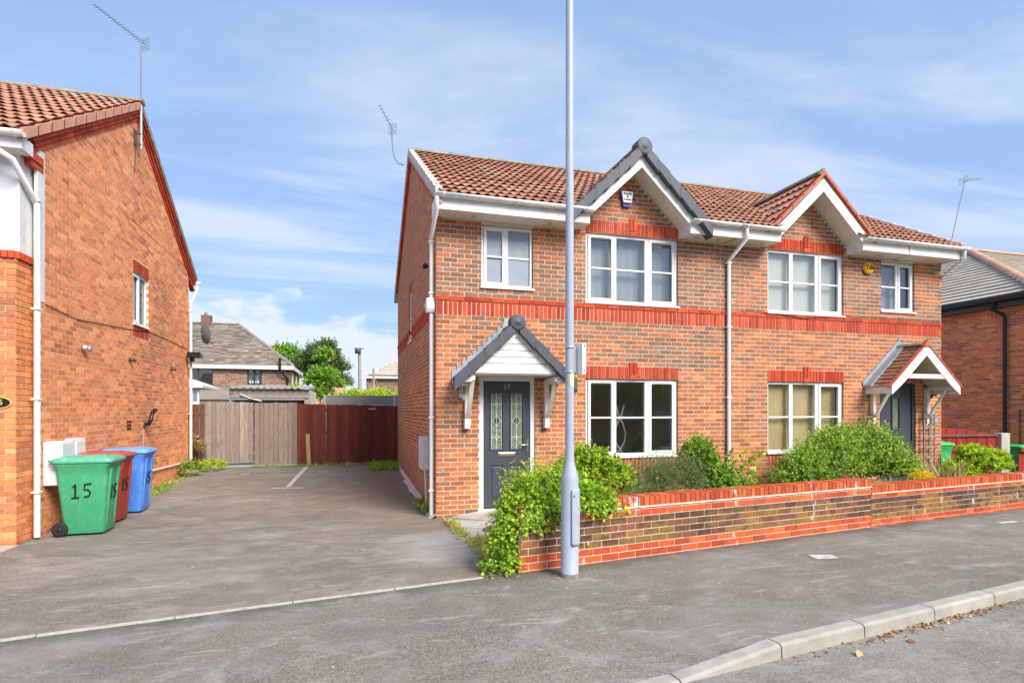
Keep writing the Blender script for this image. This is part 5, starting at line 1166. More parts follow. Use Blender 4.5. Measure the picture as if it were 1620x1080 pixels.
# ------------------------------------------------------------------ garden wall
def gwall():
    A, Bp = Vector((1.68, 5.65, 0)), Vector((7.26, 6.465, 0)); u1 = (Bp-A).normalized(); n1 = Vector((u1.y, -u1.x, 0)); L1 = (Bp-A).length
    u2 = Vector((3.9, .51, 0)).normalized(); n2 = Vector((u2.y, -u2.x, 0))
    W = thing('garden_wall', (6, 6.5, 0), 'low front boundary wall of red and mossy brown brick with brick on edge coping', 'wall')
    f1 = (lambda a, d, z: A+u1*a+n1*d+Vector((0, 0, z)), u1, n1); f2 = (lambda a, d, z: Bp+u2*a+n2*d+Vector((0, 0, z)), u2, n2)
    L2 = 11.5
    P = Pieces('brick', 'brickwork', GWR+GWB)
    def pk(zlo, zhi, yellow):
        def f(c, z, k):
            if z < zlo or z > zhi: return random.randrange(3)
            t = .18+.62*(z-zlo)/(zhi-zlo)+random.gauss(0, .2)+.8*noise.noise(Vector((c*.9, z*2, yellow)))
            return 5 if t < .22+yellow else 6 if t < .5 else 3 if t < .75 else 4
        return f
    brickwork(P, f1, L1, -.065, .497+.078, (), pick=pk(.170, .495, .08), h=.0781, bw=.228, depth=.10, proud=.003, gap=.013)
    brickwork(P, f2, L2, -.045, .405+.078, (), pick=pk(.10, .40, .25), h=.0765, bw=.228, depth=.10, proud=.003, gap=.011, phase=1)
    # top stretcher course stands slightly proud: set by the coping joint below
    MB().obox(f1[0](L1/2, -.1075, .19), u1*(L1/2-.004), n1*.1035, (0, 0, .385)).build('wall_core', M_mortarW, W)
    MB().obox(f2[0](L2/2, -.1075, .13), u2*(L2/2), n2*.1033, (0, 0, .345)).build('wall_core', M_mortarW, W)
    MB().obox(f1[0](L1/2-.004, -.105, .5835), u1*(L1/2+.004), n1*.119, (0, 0, .0085)).build('coping_bed', M_mortarW, W)
    MB().obox(f2[0](L2/2, -.105, .4835), u2*(L2/2), n2*.118, (0, 0, .0085)).build('coping_bed', M_mortarW, W)
    Cc = Pieces('coping_brick', 'coping', GWR)
    for (f, u, n, L_, z) in ((f1, u1, n1, L1, .592), (f2, u2, n2, L2, .492)):
        k = int(L_/.076)
        for i in range(k): Cc.add(f[0]((i+.5)*L_/k, -.1075+random.uniform(-.003, .003), z+.052+random.uniform(-.002, .002)), u*(L_/k-.013), n*.225, Vector((0, 0, .103)), random.randrange(3))
        MB().obox(f[0](L_/2, -.1075, z+.046), u*(L_/2-.006), n*.107, (0, 0, .045)).build('coping_mortar', M_copj, W)
    # left end and back face
    fe = (lambda a, d, z: A-n1*a-u1*d+Vector((0, 0, z)), -n1, -u1)
    brickwork(P, fe, .215, -.065, .497+.078, (), pick=pk(.170, .495, .08), h=.0781, bw=.228, depth=.06, proud=.002, gap=.011)
    fbk = (lambda a, d, z: A+u1*a-n1*(.215+d)+Vector((0, 0, z)), u1, -n1); brickwork(P, fbk, L1, .015, .575, (), pick=lambda c, z, k: random.randrange(3, 7), h=.0781, bw=.228, depth=.05, proud=.002)
    for q in P.l: pass
    P.done(W); Cc.done(W)
gwall()

# ------------------------------------------------------------------ lamp post
M_foot = mat('post_foot_grime', (.22, .20, .17), .9, .4, 20, .4, 60)
def lamppost():
    x, y = 2.145, 5.385; MB().lathe([(.001, .0055), (.15, .0055), (.19, .001), (.20, -.02)], (x, y, 0), 22, cap=False).build('post_base_patch', M_conc2, kind='structure'); H = thing('lamp_post', (x, y, 0), 'tall pale blue grey steel street lamp post standing on the pavement before the garden wall', 'lamp post')
    MB().lathe([(.097, -.1), (.096, .010), (.090, .018), (.090, .99), (.088, 1.02), (.050, 1.155), (.046, 1.20), (.044, 1.24)], (x, y, 0), 36, cap=False).build('base_column', M_post, H)
    MB().lathe([(.044, 1.24), (.041, 4.5), (.038, 7.9)], (x, y, 0), 28).build('shaft', M_post, H)
    MB().lathe([(.0975, .0), (.0975, .014), (.0915, .03), (.0905, .045)], (x, y, 0), 36, cap=False).build('foot_collar', M_foot, H)
    d = Vector((.42, -.907, 0)).normalized(); s = d.cross(Vector((0, 0, 1)))
    vs = []; r = .096; k = 8; zz = [.335, .36, .88, .905]; sc = [.86, 1, 1, .86]
    for zi, q in zip(zz, sc):
        for j in range(k+1): t = (-.62+1.24*j/k)*q; vs.append(Vector((x, y, zi))+d*(r*math.cos(t))+s*(r*math.sin(t)))
    m = MB().add(vs, [(i*(k+1)+j, i*(k+1)+j+1, (i+1)*(k+1)+j+1, (i+1)*(k+1)+j) for i in range(3) for j in range(k)], 0, True)
    dr = m.build('door', M_post, H); sm_ = dr.modifiers.new('thickness', 'SOLIDIFY'); sm_.thickness = .009; sm_.offset = -1
    c = Vector((x, y, .835))+d*.097+s*(-.035)*-1; MB().obox(c, s*.007, d*.004, (0, 0, .008)).build('door_lock', M_blackp, H)
    # narrow sign seen edge on, its bands
    n = Vector((.96, .27, 0)).normalized(); t = Vector((-.27, .96, 0))
    for z in (2.335, 2.085): MB().lathe([(.0455, -.009), (.0495, -.009), (.0495, .009), (.0455, .009)], (x, y, z), 24).build('steel_band', M_metal, H)
    MB().obox(Vector((x, y, 2.21))+n*.052, n*.006, t*.012, (0, 0, .15)).obox(Vector((x, y, 2.21))+n*.026-t*.040, n*.028, t*.004, (0, 0, .135)).build('sign_channel', M_metal, H)
    sg_ = MB(); c = Vector((x, y, 2.215))+n*.068; sg_.obox(c, n*.006, t*.13, (0, 0, .155)); sg_.obox(c+n*.018-t*.128, n*.024, t*.003, (0, 0, .155)); sg_.obox(c+n*.018+t*.128, n*.024, t*.003, (0, 0, .155))
    o = sg_.build('sign_plate', M_upvc, H, bevel=.004)
    for z in (2.345, 2.095): MB().lathe([(.001, -.003), (.009, -.003), (.009, .0)], tuple(Vector((c.x, c.y, z))+n*.018-t*.131), 10, axis='Y').build('bolt', M_dkmetal, o)
    vs = []; r = .0475
    for (z, a0, a1) in ((2.075, -.1, .85), (2.04, -.35, .85), (1.96, -.35, .7), (1.925, -.1, .45)):
        for j in range(5): q = a0+(a1-a0)*j/4; vs.append((x+r*math.sin(q), y-r*math.cos(q), z))
    MB().add(vs, [(i*5+j, i*5+j+1, (i+1)*5+j+1, (i+1)*5+j) for i in range(3) for j in range(4)], 0, True).build('peeling_sticker', mat('faded_sticker', (.78, .66, .38), .7, .12, 40), H)
    b = MB(); b.tube([(x, y, 7.9), (x+.02, y-.25, 8.05), (x+.05, y-.8, 8.1)], .025, 10); b.build('lamp_arm', M_post, H)
    MB().obox((x+.07, y-1.05, 8.08), (.02, -.30, 0), (.12, .01, 0), (0, 0, .05)).build('lantern_head', M_metal, H, bevel=.03)
lamppost()

# ------------------------------------------------------------------ wheelie bins
def rrect(w, d, r, z, cx=0, cy=0, k=4):
    pts = []
    for (sx, sy, a0) in ((1, 1, 0), (-1, 1, 90), (-1, -1, 180), (1, -1, 270)):
        for j in range(k+1):
            a = R(a0+90*j/k); pts.append((cx+sx*(d/2-r)+r*math.cos(a), cy+sy*(w/2-r)+r*math.sin(a), z))
    return pts
def loft(b, rings, mi=0, cap=True):
    n = len(rings[0]); vs = [p for r in rings for p in r]
    b.add(vs, [(i*n+k, i*n+(k+1) % n, (i+1)*n+(k+1) % n, (i+1)*n+k) for i in range(len(rings)-1) for k in range(n)], mi, True)
    if cap: b.add(rings[0], [tuple(range(n))[::-1]], mi); b.add(rings[-1], [tuple(range(n))], mi)
    return b
def wbin(loc, rz, mb, ml, label, num=None, grp='wheelie bins'):
    H = thing('wheelie_bin', (0, 0, 0), label, 'wheelie bin', grp)
    b = MB(); loft(b, [rrect(.46, .50, .05, .03, .02), rrect(.48, .52, .055, .05, .02), rrect(.545, .655, .06, .80, .0), rrect(.56, .68, .06, .93, 0), rrect(.58, .72, .06, .945, .0), rrect(.58, .72, .06, .99, .0)])
    body = b.build('body', mb, H)
    for sy in (-1, 1): MB().obox((.30, sy*.15, .50), (.028, 0, .0), (0, .03, 0), (.04, 0, .40)).build('body_rib', mb, H, bevel=.012)
    b = MB(); loft(b, [rrect(.61, .78, .07, .985, .015), rrect(.62, .80, .075, 1.0, .015), rrect(.61, .78, .07, 1.03, .015), rrect(.50, .64, .07, 1.06, -.01), rrect(.40, .5, .07, 1.067, -.03)])
    lid = b.build('lid', ml, H)
    MB().box(.30, .405, -.24, .24, 1.012, 1.043).build('lid_grip', ml, lid, bevel=.012)
    MB().box(.05, .26, -.11, .11, 1.055, 1.075).build('lid_boss', ml, lid, bevel=.01)
    MB().tube([(-.375, -.27, 1.0), (-.41, -.24, 1.015), (-.41, .24, 1.015), (-.375, .27, 1.0)], .018, 10).build('handle', ml, H)
    MB().box(-.37, -.335, -.27, .27, .93, 1.0).build('hinge_rail', mb, H, bevel=.008)
    MB().tube([(-.27, -.27, .10), (-.27, .27, .10)], .012, 8).build('axle', M_dkmetal, H)
    for sy in (-1, 1):
        wv = MB().lathe([(.055, -.024), (.088, -.026), (.100, -.012), (.100, .012), (.088, .026), (.055, .024)], (-.27, sy*.265, .10), 28, axis='Y').build('wheel', M_rubber, H)
        MB().lathe([(.001, -.030), (.02, -.030), (.022, -.022), (.055, -.016), (.055, .016), (.022, .022), (.02, .030), (.001, .030)], (-.27, sy*.265, .10), 20, axis='Y').build('rim', M_blackp, wv)
    if num:
        def stroke(pts, w_=.011):
            m = MB(); m.tube(pts, w_, 5); return m
        # hand painted 15 on the near side (-Y) and on the front (+X)
        s1 = [(-.11, .66), (-.075, .70), (-.078, .52)]; s1b = [(-.125, .515), (-.03, .52)]
        s5 = [(.13, .705), (.045, .695), (.04, .62), (.085, .625), (.115, .585), (.095, .535), (.035, .525)]
        q = MB()
        for st in (s1, s1b, s5):
            pts = []
            for (x_, z_) in st: yy = -(.23+.0425*(z_-.05)/.75)-.0075; pts.append((x_, yy, z_))
            q.tube([Vector(p) for p in pts], .0125, 5)
        q.build('painted_number', M_ink, body)
        q = MB()
        for st in (s1, s5):
            pts = []
            for (x_, z_) in st: xx = .28+.0475*(z_-.05)/.75+.0065; pts.append((xx, x_*.9, z_-.05))
            q.tube([Vector(p) for p in pts], .011, 5)
        q.build('painted_number', M_ink, body)
    H.scale = (.90, .95, 1); H.location = loc; H.rotation_euler = (0, 0, R(rz)); return H
wbin((-3.50, 9.17, 0), 2, M_bing, M_bingl, 'green wheelie bin marked 15, nearest to the white downpipe', True, 'wheelie bins beside the left house')
wbin((-3.62, 9.98, 0), -3, M_binr, M_binrl, 'dark red wheelie bin standing between the green bin and the blue bin', True, 'wheelie bins beside the left house')
wbin((-3.58, 10.86, 0), 1, M_binb, M_binbl, 'blue wheelie bin marked 15, farthest along the brick wall', True, 'wheelie bins beside the left house')
wbin((12.25, 9.45, -.06), -8, M_bing2, M_bing2, 'bright green wheelie bin behind the right corner of the brick pair', None, 'bright green wheelie bins on the right')
wbin((17.75, 11.25, -.32), 8, M_bing2, M_bing2, 'bright green wheelie bin behind the red fence at the right edge', None, 'bright green wheelie bins on the right')

# ------------------------------------------------------------------ fences
def boards(H, x0, x1, y, z0, z1f, k, mats, name='board', th=.018, wob=.01, skip=None, lap=False):
    w_ = (x1-x0)/k
    for i in range(k):
        if skip and i in skip: continue
        a = x0+i*w_; j = random.uniform(-wob, wob); yy = y+(.010 if i % 2 else 0)+random.uniform(-.002, .002); zb = z0+random.uniform(0, .03)
        MB().box(a+.003, a+w_-.004+(.006 if lap else 0), yy, yy+th, zb, z1f((a+w_/2))+j).build(name, random.choice(mats), H)
H = thing('gate', (-2.65, 17.2, .1), 'weathered grey timber board gate across the end of the driveway', 'gate')
boards(H, -3.80, -2.62, 17.2, .20, lambda x: 1.91, 10, M_wood); boards(H, -2.60, -1.47, 17.22, .16, lambda x: 1.90, 9, M_wood, skip=())
for z in (.45, 1.05, 1.7): MB().box(-3.8, -1.47, 17.26, 17.31, z, z+.09).build('rail', M_wood[1], H)
MB().box(-3.82, -1.47, 17.08, 17.30, .06, .165).build('threshold', M_conc, H)
H = thing('fence', (-4.0, 17.0, .1), 'short reddish brown fence panel between the left downpipe and grey gate', 'fence')
boards(H, -4.35, -3.82, 17.05, .12, lambda x: 1.86, 4, [M_brwood, M_rwood[0], M_brwood], wob=.02)
MB().box(-4.35, -3.82, 17.08, 17.12, 1.5, 1.6).build('rail', M_brwood, H)
H = thing('fence', (-.05, 17.2, .1), 'dark red stained board fence closing the right of the driveway', 'fence')
boards(H, -1.46, -.70, 17.2, .14, lambda x: 1.86, 9, M_rwood, wob=.018, lap=True); boards(H, -.68, 1.42, 17.21, .13, lambda x: 1.855-.02*(x+.7), 24, M_rwood, wob=.012, lap=True)
for z in (.4, 1.0, 1.65): MB().box(-1.46, 1.42, 17.245, 17.29, z, z+.08).build('rail', M_rwood[1], H)
for x in (-1.15, -.86): MB().box(x-.05, x+.05, 17.30, 17.40, .0, 1.90).build('fence_post', M_conc, H, bevel=.01)
for x in (.55, 1.2): MB().box(x-.06, x+.06, 17.30, 17.38, .0, 1.80).build('fence_post', M_conc, H)
MB().box(.50, .72, 17.18, 17.198, 1.70, 1.76).build('patch_batten', M_palew, H)
H = MB().obox((-1.17, 17.14, .56), (.055, 0, 0), (0, .012, .0), (-.02, .03, .45)).build('timber_offcut', M_palew, None, label='pale timber offcut leaning against the dark red fence', cat='plank')
H = thing('fence', (.5, 18.5, 0), 'grey composite panel fence rising behind the dark red fence', 'fence')
for i in range(7): MB().box(-.76, 3.4, 18.5, 18.53, .06+i*.30, .06+i*.30+.294).build('fence_panel', M_panelgrey if False else mat('grey_composite', (.36, .345, .32), .7, .12, 3, .2, 40, stretch=(.5, 5, 9)), H)
for x in (-.78, 1.35, 3.4): MB().box(x-.03, x+.03, 18.46, 18.56, 0, 2.18).build('fence_post', M_panelgrey, H)
# right: arched red panel, concrete post, second red fence
H = thing('fence', (14.5, 11, 0), 'bright red fence panel with arched top beside the concrete post', 'fence')
k = 26
for i in range(k):
    a = 11.95+i*(16.62-11.95)/k; w_ = (16.62-11.95)/k; t = ((a+w_/2)-14.2)/2.45
    MB().box(a+.003, a+w_-.003, 11.0+.01*(i % 2), 11.02+.01*(i % 2), -.3, 1.02+.23*max(0, 1-t*t)).build('board', random.choice(M_rwood2), H)
MB().box(11.95, 16.62, 10.96, 10.999, 1.0, 1.07).build('rail', M_brwood, H); MB().box(11.95, 16.62, 10.96, 10.999, .62, .68).build('rail', M_brwood, H)
MB().box(16.64, 16.96, 10.90, 11.10, -.4, 1.08).build('concrete_gatepost', M_conc, None, bevel=.015, label='square concrete gatepost at the end of the arched red fence', cat='post')
H = thing('fence', (18, 10.7, 0), 'bright red horizontal railed fence right of the concrete gatepost', 'fence')
for i in range(12): MB().box(17.0+i*.14, 17.136+i*.14, 10.72+.01*(i % 2), 10.74+.01*(i % 2), -.4, .60).build('board', random.choice(M_rwood2), H)
MB().box(16.97, 18.75, 10.64, 10.719, .60, .68).build('rail', M_brwood, H); MB().box(17.28, 17.33, 10.68, 10.7195, -.3, .6).build('batten', M_brwood, H)
# trellises
def trellis(x0, x1, z0, z1, label, nx=3, nz=6, tilt=0):
    H = thing('trellis', ((x0+x1)/2, 8.75, z0), label, 'trellis')
    for i in range(nx):
        x = x0+(x1-x0)*i/(nx-1); MB().box(x-.013, x+.013, 8.765, 8.785, z0, z1).build('upright', M_trellis, H)
    for i in range(nz):
        z = z0+.06+(z1-z0-.12)*i/(nz-1); MB().box(x0-.04, x1+.04, 8.745, 8.7645, z-.017, z+.017).build('slat', M_trellis, H)
trellis(11.22, 11.50, .06, 1.62, 'weathered wooden trellis against the wall right of the anthracite boarded door', 3, 8)
trellis(9.68, 9.86, .06, 1.62, 'narrow wooden trellis between the blinded lower window and porch bracket', 2, 8)

# ------------------------------------------------------------------ house on the far right
def righthouse():
    H = thing('hip_roofed_house', (21, 14, 0), 'brick house at the right edge with grey hipped roof and black gutter', 'house')
    X0, Yc, h, k_ = 17.9, 10.6, 6.3, .51; ez = 4.9; ex = X0-.3; yb = 24
    fr = wallframe((X0, Yc+.3, 0), (0, 1, 0), (-1, 0, 0)); at, u, n = fr; D = yb-Yc-.6
    wallbody(fr, D, -.6, ez-.1, [], H, M_mortar, 'side_wall', thick=.12)
    P = Pieces('brick', 'brickwork', RIGHTB)
    def pk(c, z, k):
        v = noise.noise(Vector((c*1.3, z*2, 9)))*.5+random.gauss(0, .25); return 2 if v > .3 else random.choice((0, 1, 0, 3))
    brickwork(P, fr, D, -.3, ez-.1, (), pick=pk); 
    ff = wallframe((X0, Yc+.3, 0), (1, 0, 0), (0, -1, 0)); wallbody(ff, 9, -.6, ez-.1, [], H, M_mortar, 'front_wall', thick=.12); brickwork(P, ff, 9, -.3, ez-.1, (), pick=pk)
    P.done(H)
    T = Tiles(); sv = Vector((h, 0, h*k_)); L_ = sv.length; rows = 20; g = L_/rows
    T.slope((ex, Yc, ez), (0, 1, 0), sv, 40, rows, lambda c, r, q: (c.y-Yc) > (c.x-ex)-.05 and c.y < yb, colw=.33, gauge=g, jit=.001)
    T.slope((ex, Yc, ez), (1, 0, 0), Vector((0, h, h*k_)), 40, rows, lambda c, r, q: (c.x-ex) > (c.y-Yc)-.05, colw=.33, gauge=g, jit=.001)
    T.l = [(M, 0) for M, i in T.l]; T.done(H, GTM)
    m = MB(); ap = (ex+h, Yc+h, ez+h*k_-.06); m.add([(ex, Yc, ez-.06), ap, (ex+h, yb, ez+h*k_-.06), (ex, yb, ez-.06), (ex+13, Yc+h, ez+h*k_-.06), (ex+13, Yc, ez-.06)], [(0, 1, 2, 3), (0, 5, 4, 1)]); m.build('roof_deck', M_roomd, H)
    k = 22
    for i in range(k):
        t0, t1 = i/k, (i+1.08)/k; a = Vector((ex+h*t0, Yc+h*t0, ez+h*k_*t0+.02)); d = Vector((h, h, h*k_))*(t1-t0); up = Vector((-k_, -k_, 2)).normalized(); sd = d.normalized().cross(up)
        MB().prism([a+sd*(.15*math.cos(t))+up*(.12*math.sin(t)) for t in [math.pi*j/6 for j in range(7)]], d).build('hip_tile', M_hip, H)
    for i in range(14):
        a = ex+h+i*.46; MB().prism([(a, ap[1]+.13*math.cos(t), ap[2]+.06+.10*math.sin(t)) for t in [math.pi*j/6 for j in range(7)]], (.45, 0, 0)).build('ridge_tile', M_hip, H)
    MB().box(ex-.10, ex+.04, Yc-.1, yb, ez-.16, ez-.01).box(ex+.04, ex+13, Yc-.1, Yc+.04, ez-.16, ez-.01).build('gutter', M_blackp, H, bevel=.03)
    MB().box(ex+.045, X0-.01, Yc+.05, yb, ez-.30, ez-.17).build('soffit', M_greydk, H)
    b = MB(); b.tube([(ex-.03, 11.75, ez-.12), (ex-.03, 11.75, ez-.34), (X0-.07, 11.62, ez-.52), (X0-.07, 11.6, ez-.6)], .045, 10); b.tube([(X0-.07, 11.6, ez-.6), (X0-.07, 11.6, -.5)], .045, 10); b.build('downpipe', M_blackp, H)
    MB().tube([(X0-.02, 11.25, .55), (X0-.02, 11.25, 1.7)], .012, 6).build('cable', M_cable, H)
    yagi(H, [(20.1, 15.05, 6.2), (20.65, 15.06, 8.1), (21.2, 15.07, 9.93)], (21.75, 14.9, 9.98), .22, n=7)
righthouse()

# ------------------------------------------------------------------ things beyond the rear fence
def backhouse():
    H = thing('background_house', (-9, 44, 0), 'old brown tiled hip roofed brick house beyond the grey gate', 'house')
    xr, y0, ez, rz, y1 = -3.65, 40., 4.55, 7.70, 47.4; ym = (y0+y1)/2; apx = -7.65; xl = -20
    fr = wallframe((xl, y0, 0), (1, 0, 0), (0, -1, 0)); D = xr-.25-xl
    w1 = (-6.47-xl, -5.60-xl, 3.28, 4.38); w0 = (-10.9-xl, -8.47-xl, 3.25, 4.38)
    wallbody(fr, D, -.3, ez-.12, [w1, w0], H, M_mortarD, 'front_wall', thick=.2)
    P = Pieces('brick', 'brickwork', BACKB); sx = [w1, w0]
    brickwork(P, fr, D, 1.2, ez-.12, sx, pick=lambda c, z, k: random.randrange(3), h=.11, bw=.33, gap=.03, depth=.12, proud=.02)
    fs = wallframe((xr-.25, y0, 0), (0, 1, 0), (1, 0, 0)); wallbody(fs, 7.2, -.3, ez-.12, [], H, M_mortarD, 'side_wall', thick=.2); brickwork(P, fs, 7.2, 1.2, ez-.12, (), pick=lambda c, z, k: random.randrange(3), h=.11, bw=.33, gap=.03, depth=.12, proud=.02)
    P.done(H, 0)
    window(H, fr, *w1, [(.07, .40, 1), (.47, .80, 1)], bars=0, frame=M_greydk, inner='sky_sheet', rec=.02)
    window(H, fr, *w0, [(.06, .78, 0), (.83, 1.55, 0), (1.6, 2.38, 0)], bars=0, frame=M_greydk, glass=M_glass, room=(w0[0]-.2, w0[1]+.2, M_roomd), rec=.02)
    for x in (-6.42,): 
        for i in range(4): MB().lathe([(.03, 0), (.05, .1), (.02, .16), (.001, .2)], (x+.12+.16*i, y0+.05, 3.42), 8).build('windowsill_vase', M_upvc, H)
    T = Tiles(); s1 = Vector((0, ym-y0+.3, rz-ez)); rows = 22; g = s1.length/rows
    hipd = (ez-rz)/(xr-apx); 
    def kp_(c, r, q): return c.z < rz and c.x < xr-(c.z-ez)/(rz-ez)*(xr-apx)-.15
    T.slope((-20, y0-.3, ez), (1, 0, 0), s1, 40, rows, kp_, colw=.42, gauge=g, pick=lambda c: random.randrange(3), jit=.02); T.done(H, BGM, limit=0, rest='tiling')
    m = MB(); m.add([(xl, y0-.3, ez-.05), (xr, y0-.3, ez-.05), (apx, ym, rz-.04), (xl, ym, rz-.04), (xr, y1+.3, ez-.05), (xl, y1+.3, ez-.05)], [(0, 1, 2, 3), (1, 4, 2), (4, 5, 3, 2)]); m.build('roof_deck', M_roofbg[1], H)
    for i in range(26):
        t0, t1 = i/26, (i+1.1)/26; a = Vector((xr, y0-.3, ez+.02)); d = Vector((apx-xr, ym-y0+.3, rz-ez)); p = a+d*t0
        MB().prism([p+Vector((.12*math.cos(t), 0, .13*math.sin(t))) for t in [math.pi*j/5 for j in range(6)]], d*(t1-t0)).build('hip_tile', M_ridge, H)
    for i in range(22): MB().prism([(apx-.0-i*.5, ym+.15*math.cos(t), rz+.10*math.sin(t)) for t in [math.pi*j/5 for j in range(6)]], (-.48, 0, 0)).build('ridge_tile', M_ridge, H)
    MB().box(xl, xr, y0-.36, y0-.30, ez-.22, ez+.02).box(xr-.04, xr+.03, y0-.30, y1, ez-.22, ez+.02).build('fascia', M_fascia, H)
    MB().box(-9.95, -9.35, ym-.3, ym+.3, rz-.3, rz+.55).build('chimney', BACKB[1], H); MB().lathe([(.12, 0), (.10, .2)], (-9.7, ym, rz+.55), 12).build('chimney_pot', BACKB[0], H)
    MB().tube([(-4.45, y0-.42, ez+.5), (-4.45, y0-.42, ez-.3), (-4.0, y0-.12, ez-.8), (-4.0, y0-.1, 1)], .09, 8).build('soil_pipe', M_blackp, H)
    random.seed(21)
    for i in range(11):
        x = random.uniform(-9.6, -5); t = random.uniform(.05, .55)
        if x > xr-t*(xr-apx)-.6: continue
        c = Vector((x, y0-.3, ez))+s1*t; nn = Vector((0, -s1.z, s1.y)).normalized(); MB().obox(c+nn*.09, (.13, 0, 0), s1.normalized()*.08, nn*.03).build('replacement_tile', M_pinktile, H)
    MB().box(-9.0, -8.6, y0+1.6, y0+1.7, 6.0, 6.12).build('roof_vent', M_dkmetal, H)
    for y in (41.3, 44.2): MB().box(xr-.248, xr-.20, y, y+.8, 3.0, 4.2).build('side_window', M_upvc, H)
    # lower lean-to roof in front
    m = MB(); m.add([(-10.5, 37.2, 2.3), (-6.8, 37.2, 2.3), (-6.8, y0-.03, 3.15), (-10.5, y0-.03, 3.15)], [(0, 1, 2, 3)]); m.box(-10.5, -6.8, 37.3, y0-.05, -.3, 2.28)
    m.build('lean_to', M_roofbg[2], H)
backhouse()
def shed():
    H = thing('garage', (-2.7, 21.6, 0), 'open timber fronted garage with corrugated roof behind the grey gate', 'garage')
    ys = 21.5; b = MB(); n_ = 60; vs = []
    for i in range(n_+1):
        x = -4.05+2.65*i/n_; z = 2.47+.022*math.sin(i*math.pi/2.5)
        vs += [(x, ys-.15, z), (x, ys+4, z+.25)]
    b.add(vs, [(2*i, 2*i+2, 2*i+3, 2*i+1) for i in range(n_)], 0, False); o = b.build('corrugated_roof', mat('asbestos_sheet', (.34, .30, .26), .9, .2, 5, .3), H); s = o.modifiers.new('t', 'SOLIDIFY'); s.thickness = .02
    MB().box(-4.05, -1.42, ys, ys+.04, 2.28, 2.43).build('fascia_board', M_shed, H); MB().box(-4.0, -1.45, ys+.01, ys+.045, 2.12, 2.275).build('fascia_board', M_wood[1], H)
    MB().box(-3.95, -1.60, ys-.03, ys+.01, 2.05, 2.10).build('door_rail', M_metal, H)
    MB().box(-4.05, -3.90, ys+.05, ys+.15, 0, 2.27).build('jamb', M_shed, H); MB().box(-1.60, -1.42, ys+.05, ys+.15, 0, 2.27).build('jamb', M_shed, H)
    MB().box(-4.05, -3.95, ys+.16, ys+4, 0, 2.42).box(-1.50, -1.42, ys+.16, ys+4, 0, 2.42).box(-4, -1.45, ys+3.9, ys+4, 0, 2.4).build('garage_wall', M_roomd, H)
    MB().tube([(-3.7, ys-.06, 2.25), (-3.35, ys-.06, 2.09), (-3.0, ys-.06, 2.0)], .02, 6).build('broken_batten', M_cream, H)
    MB().box(-2.3, -1.65, ys+1, ys+1.1, 1.7, 2.0).build('stored_sheet', M_redtrim, H)
shed()
H = thing('garden_summerhouse', (-5.2, 19.8, 0), 'white framed garden room corner beside the left downpipe', 'conservatory')
MB().prism([(-4.38, 19.35, 2.38), (-4.38, 19.35, 2.46), (-5.1, 19.35, 2.72), (-6, 19.35, 2.72), (-6, 19.35, 2.38)], (0, 2.2, 0)).build('roof', M_fascia, H)
MB().box(-4.72, -4.52, 19.5, 19.58, 0, 2.37).box(-6, -4.721, 19.5, 19.58, 2.2, 2.37).box(-6, -4.721, 19.5, 19.58, 0, 1.9).build('frame', M_upvc, H)
MB().box(-4.68, -4.57, 19.485, 19.499, 1.98, 2.28).build('pane', M_frost, H)
H = thing('background_house', (4, 47, 0), 'small grey roofed brick house seen between the pole and the brick pair', 'house')
fr = wallframe((1.15, 45, 0), (1, 0, 0), (0, -1, 0)); wallbody(fr, 8, -.3, 4.2, [], H, M_mortarD, 'front_wall', thick=.3)
P = Pieces('brick', 'brickwork', BACKB); brickwork(P, fr, 8, 1.5, 4.2, (), pick=lambda c, z, k: random.randrange(3), h=.11, bw=.33, gap=.025, depth=.12, proud=.02); P.done(H, 0)
MB().box(.95, 9.2, 44.65, 44.75, 4.12, 4.36).build('fascia', M_fascia, H)
T = Tiles(); T.slope((.9, 44.6, 4.36), (1, 0, 0), Vector((0, 5, 2.6)), 20, 14, lambda c, r, q: c.x > 1.15+(c.y-44.6)*.95, colw=.42, gauge=.4); T.l = [(M, 0) for M, i in T.l]; T.done(H, BGG, limit=0)
MB().add([(.9, 44.6, 4.33), (9.3, 44.6, 4.33), (9.3, 49.6, 6.93), (5.65, 49.6, 6.93)], [(0, 1, 2, 3)]).build('roof_deck', M_gtile, H)
H = thing('background_house', (-3, 54, 0), 'terracotta gable roof peeping out low behind the young tree', 'house')
MB().pxz([(-5.2, 2.0), (-1.55, 4.45), (.9, 2.4), (.9, 0), (-5.2, 0)], 51, 56).build('roof', M_hip, H)
pl = thing('telegraph_pole', (.51, 35, 0), 'tall grey telegraph pole standing beyond the rear fence', 'pole'); MB().tube([(.55, 35, -.3), (.5, 35, 5.3)], [.13, .10], 10).build('pole', M_shed, pl); MB().lathe([(.001, -.12), (.17, -.1), (.17, .2), (.001, .24)], (.40, 34.9, 5.15), 12).tube([(.2, 34.9, 5.35), (.75, 34.9, 5.35)], .03, 6).build('pole_head', M_dkmetal, pl)
pl = MB().tube([(.98, 26, -.3), (.98, 26, 3.55)], .05, 8).tube([(.75, 26, 2.5), (.98, 26, 3.3), (1.3, 26, 2.4)], .015, 5).build('clothes_post', M_shed, None, label='thin timber post standing in the garden before the small grey roofed house', cat='post')

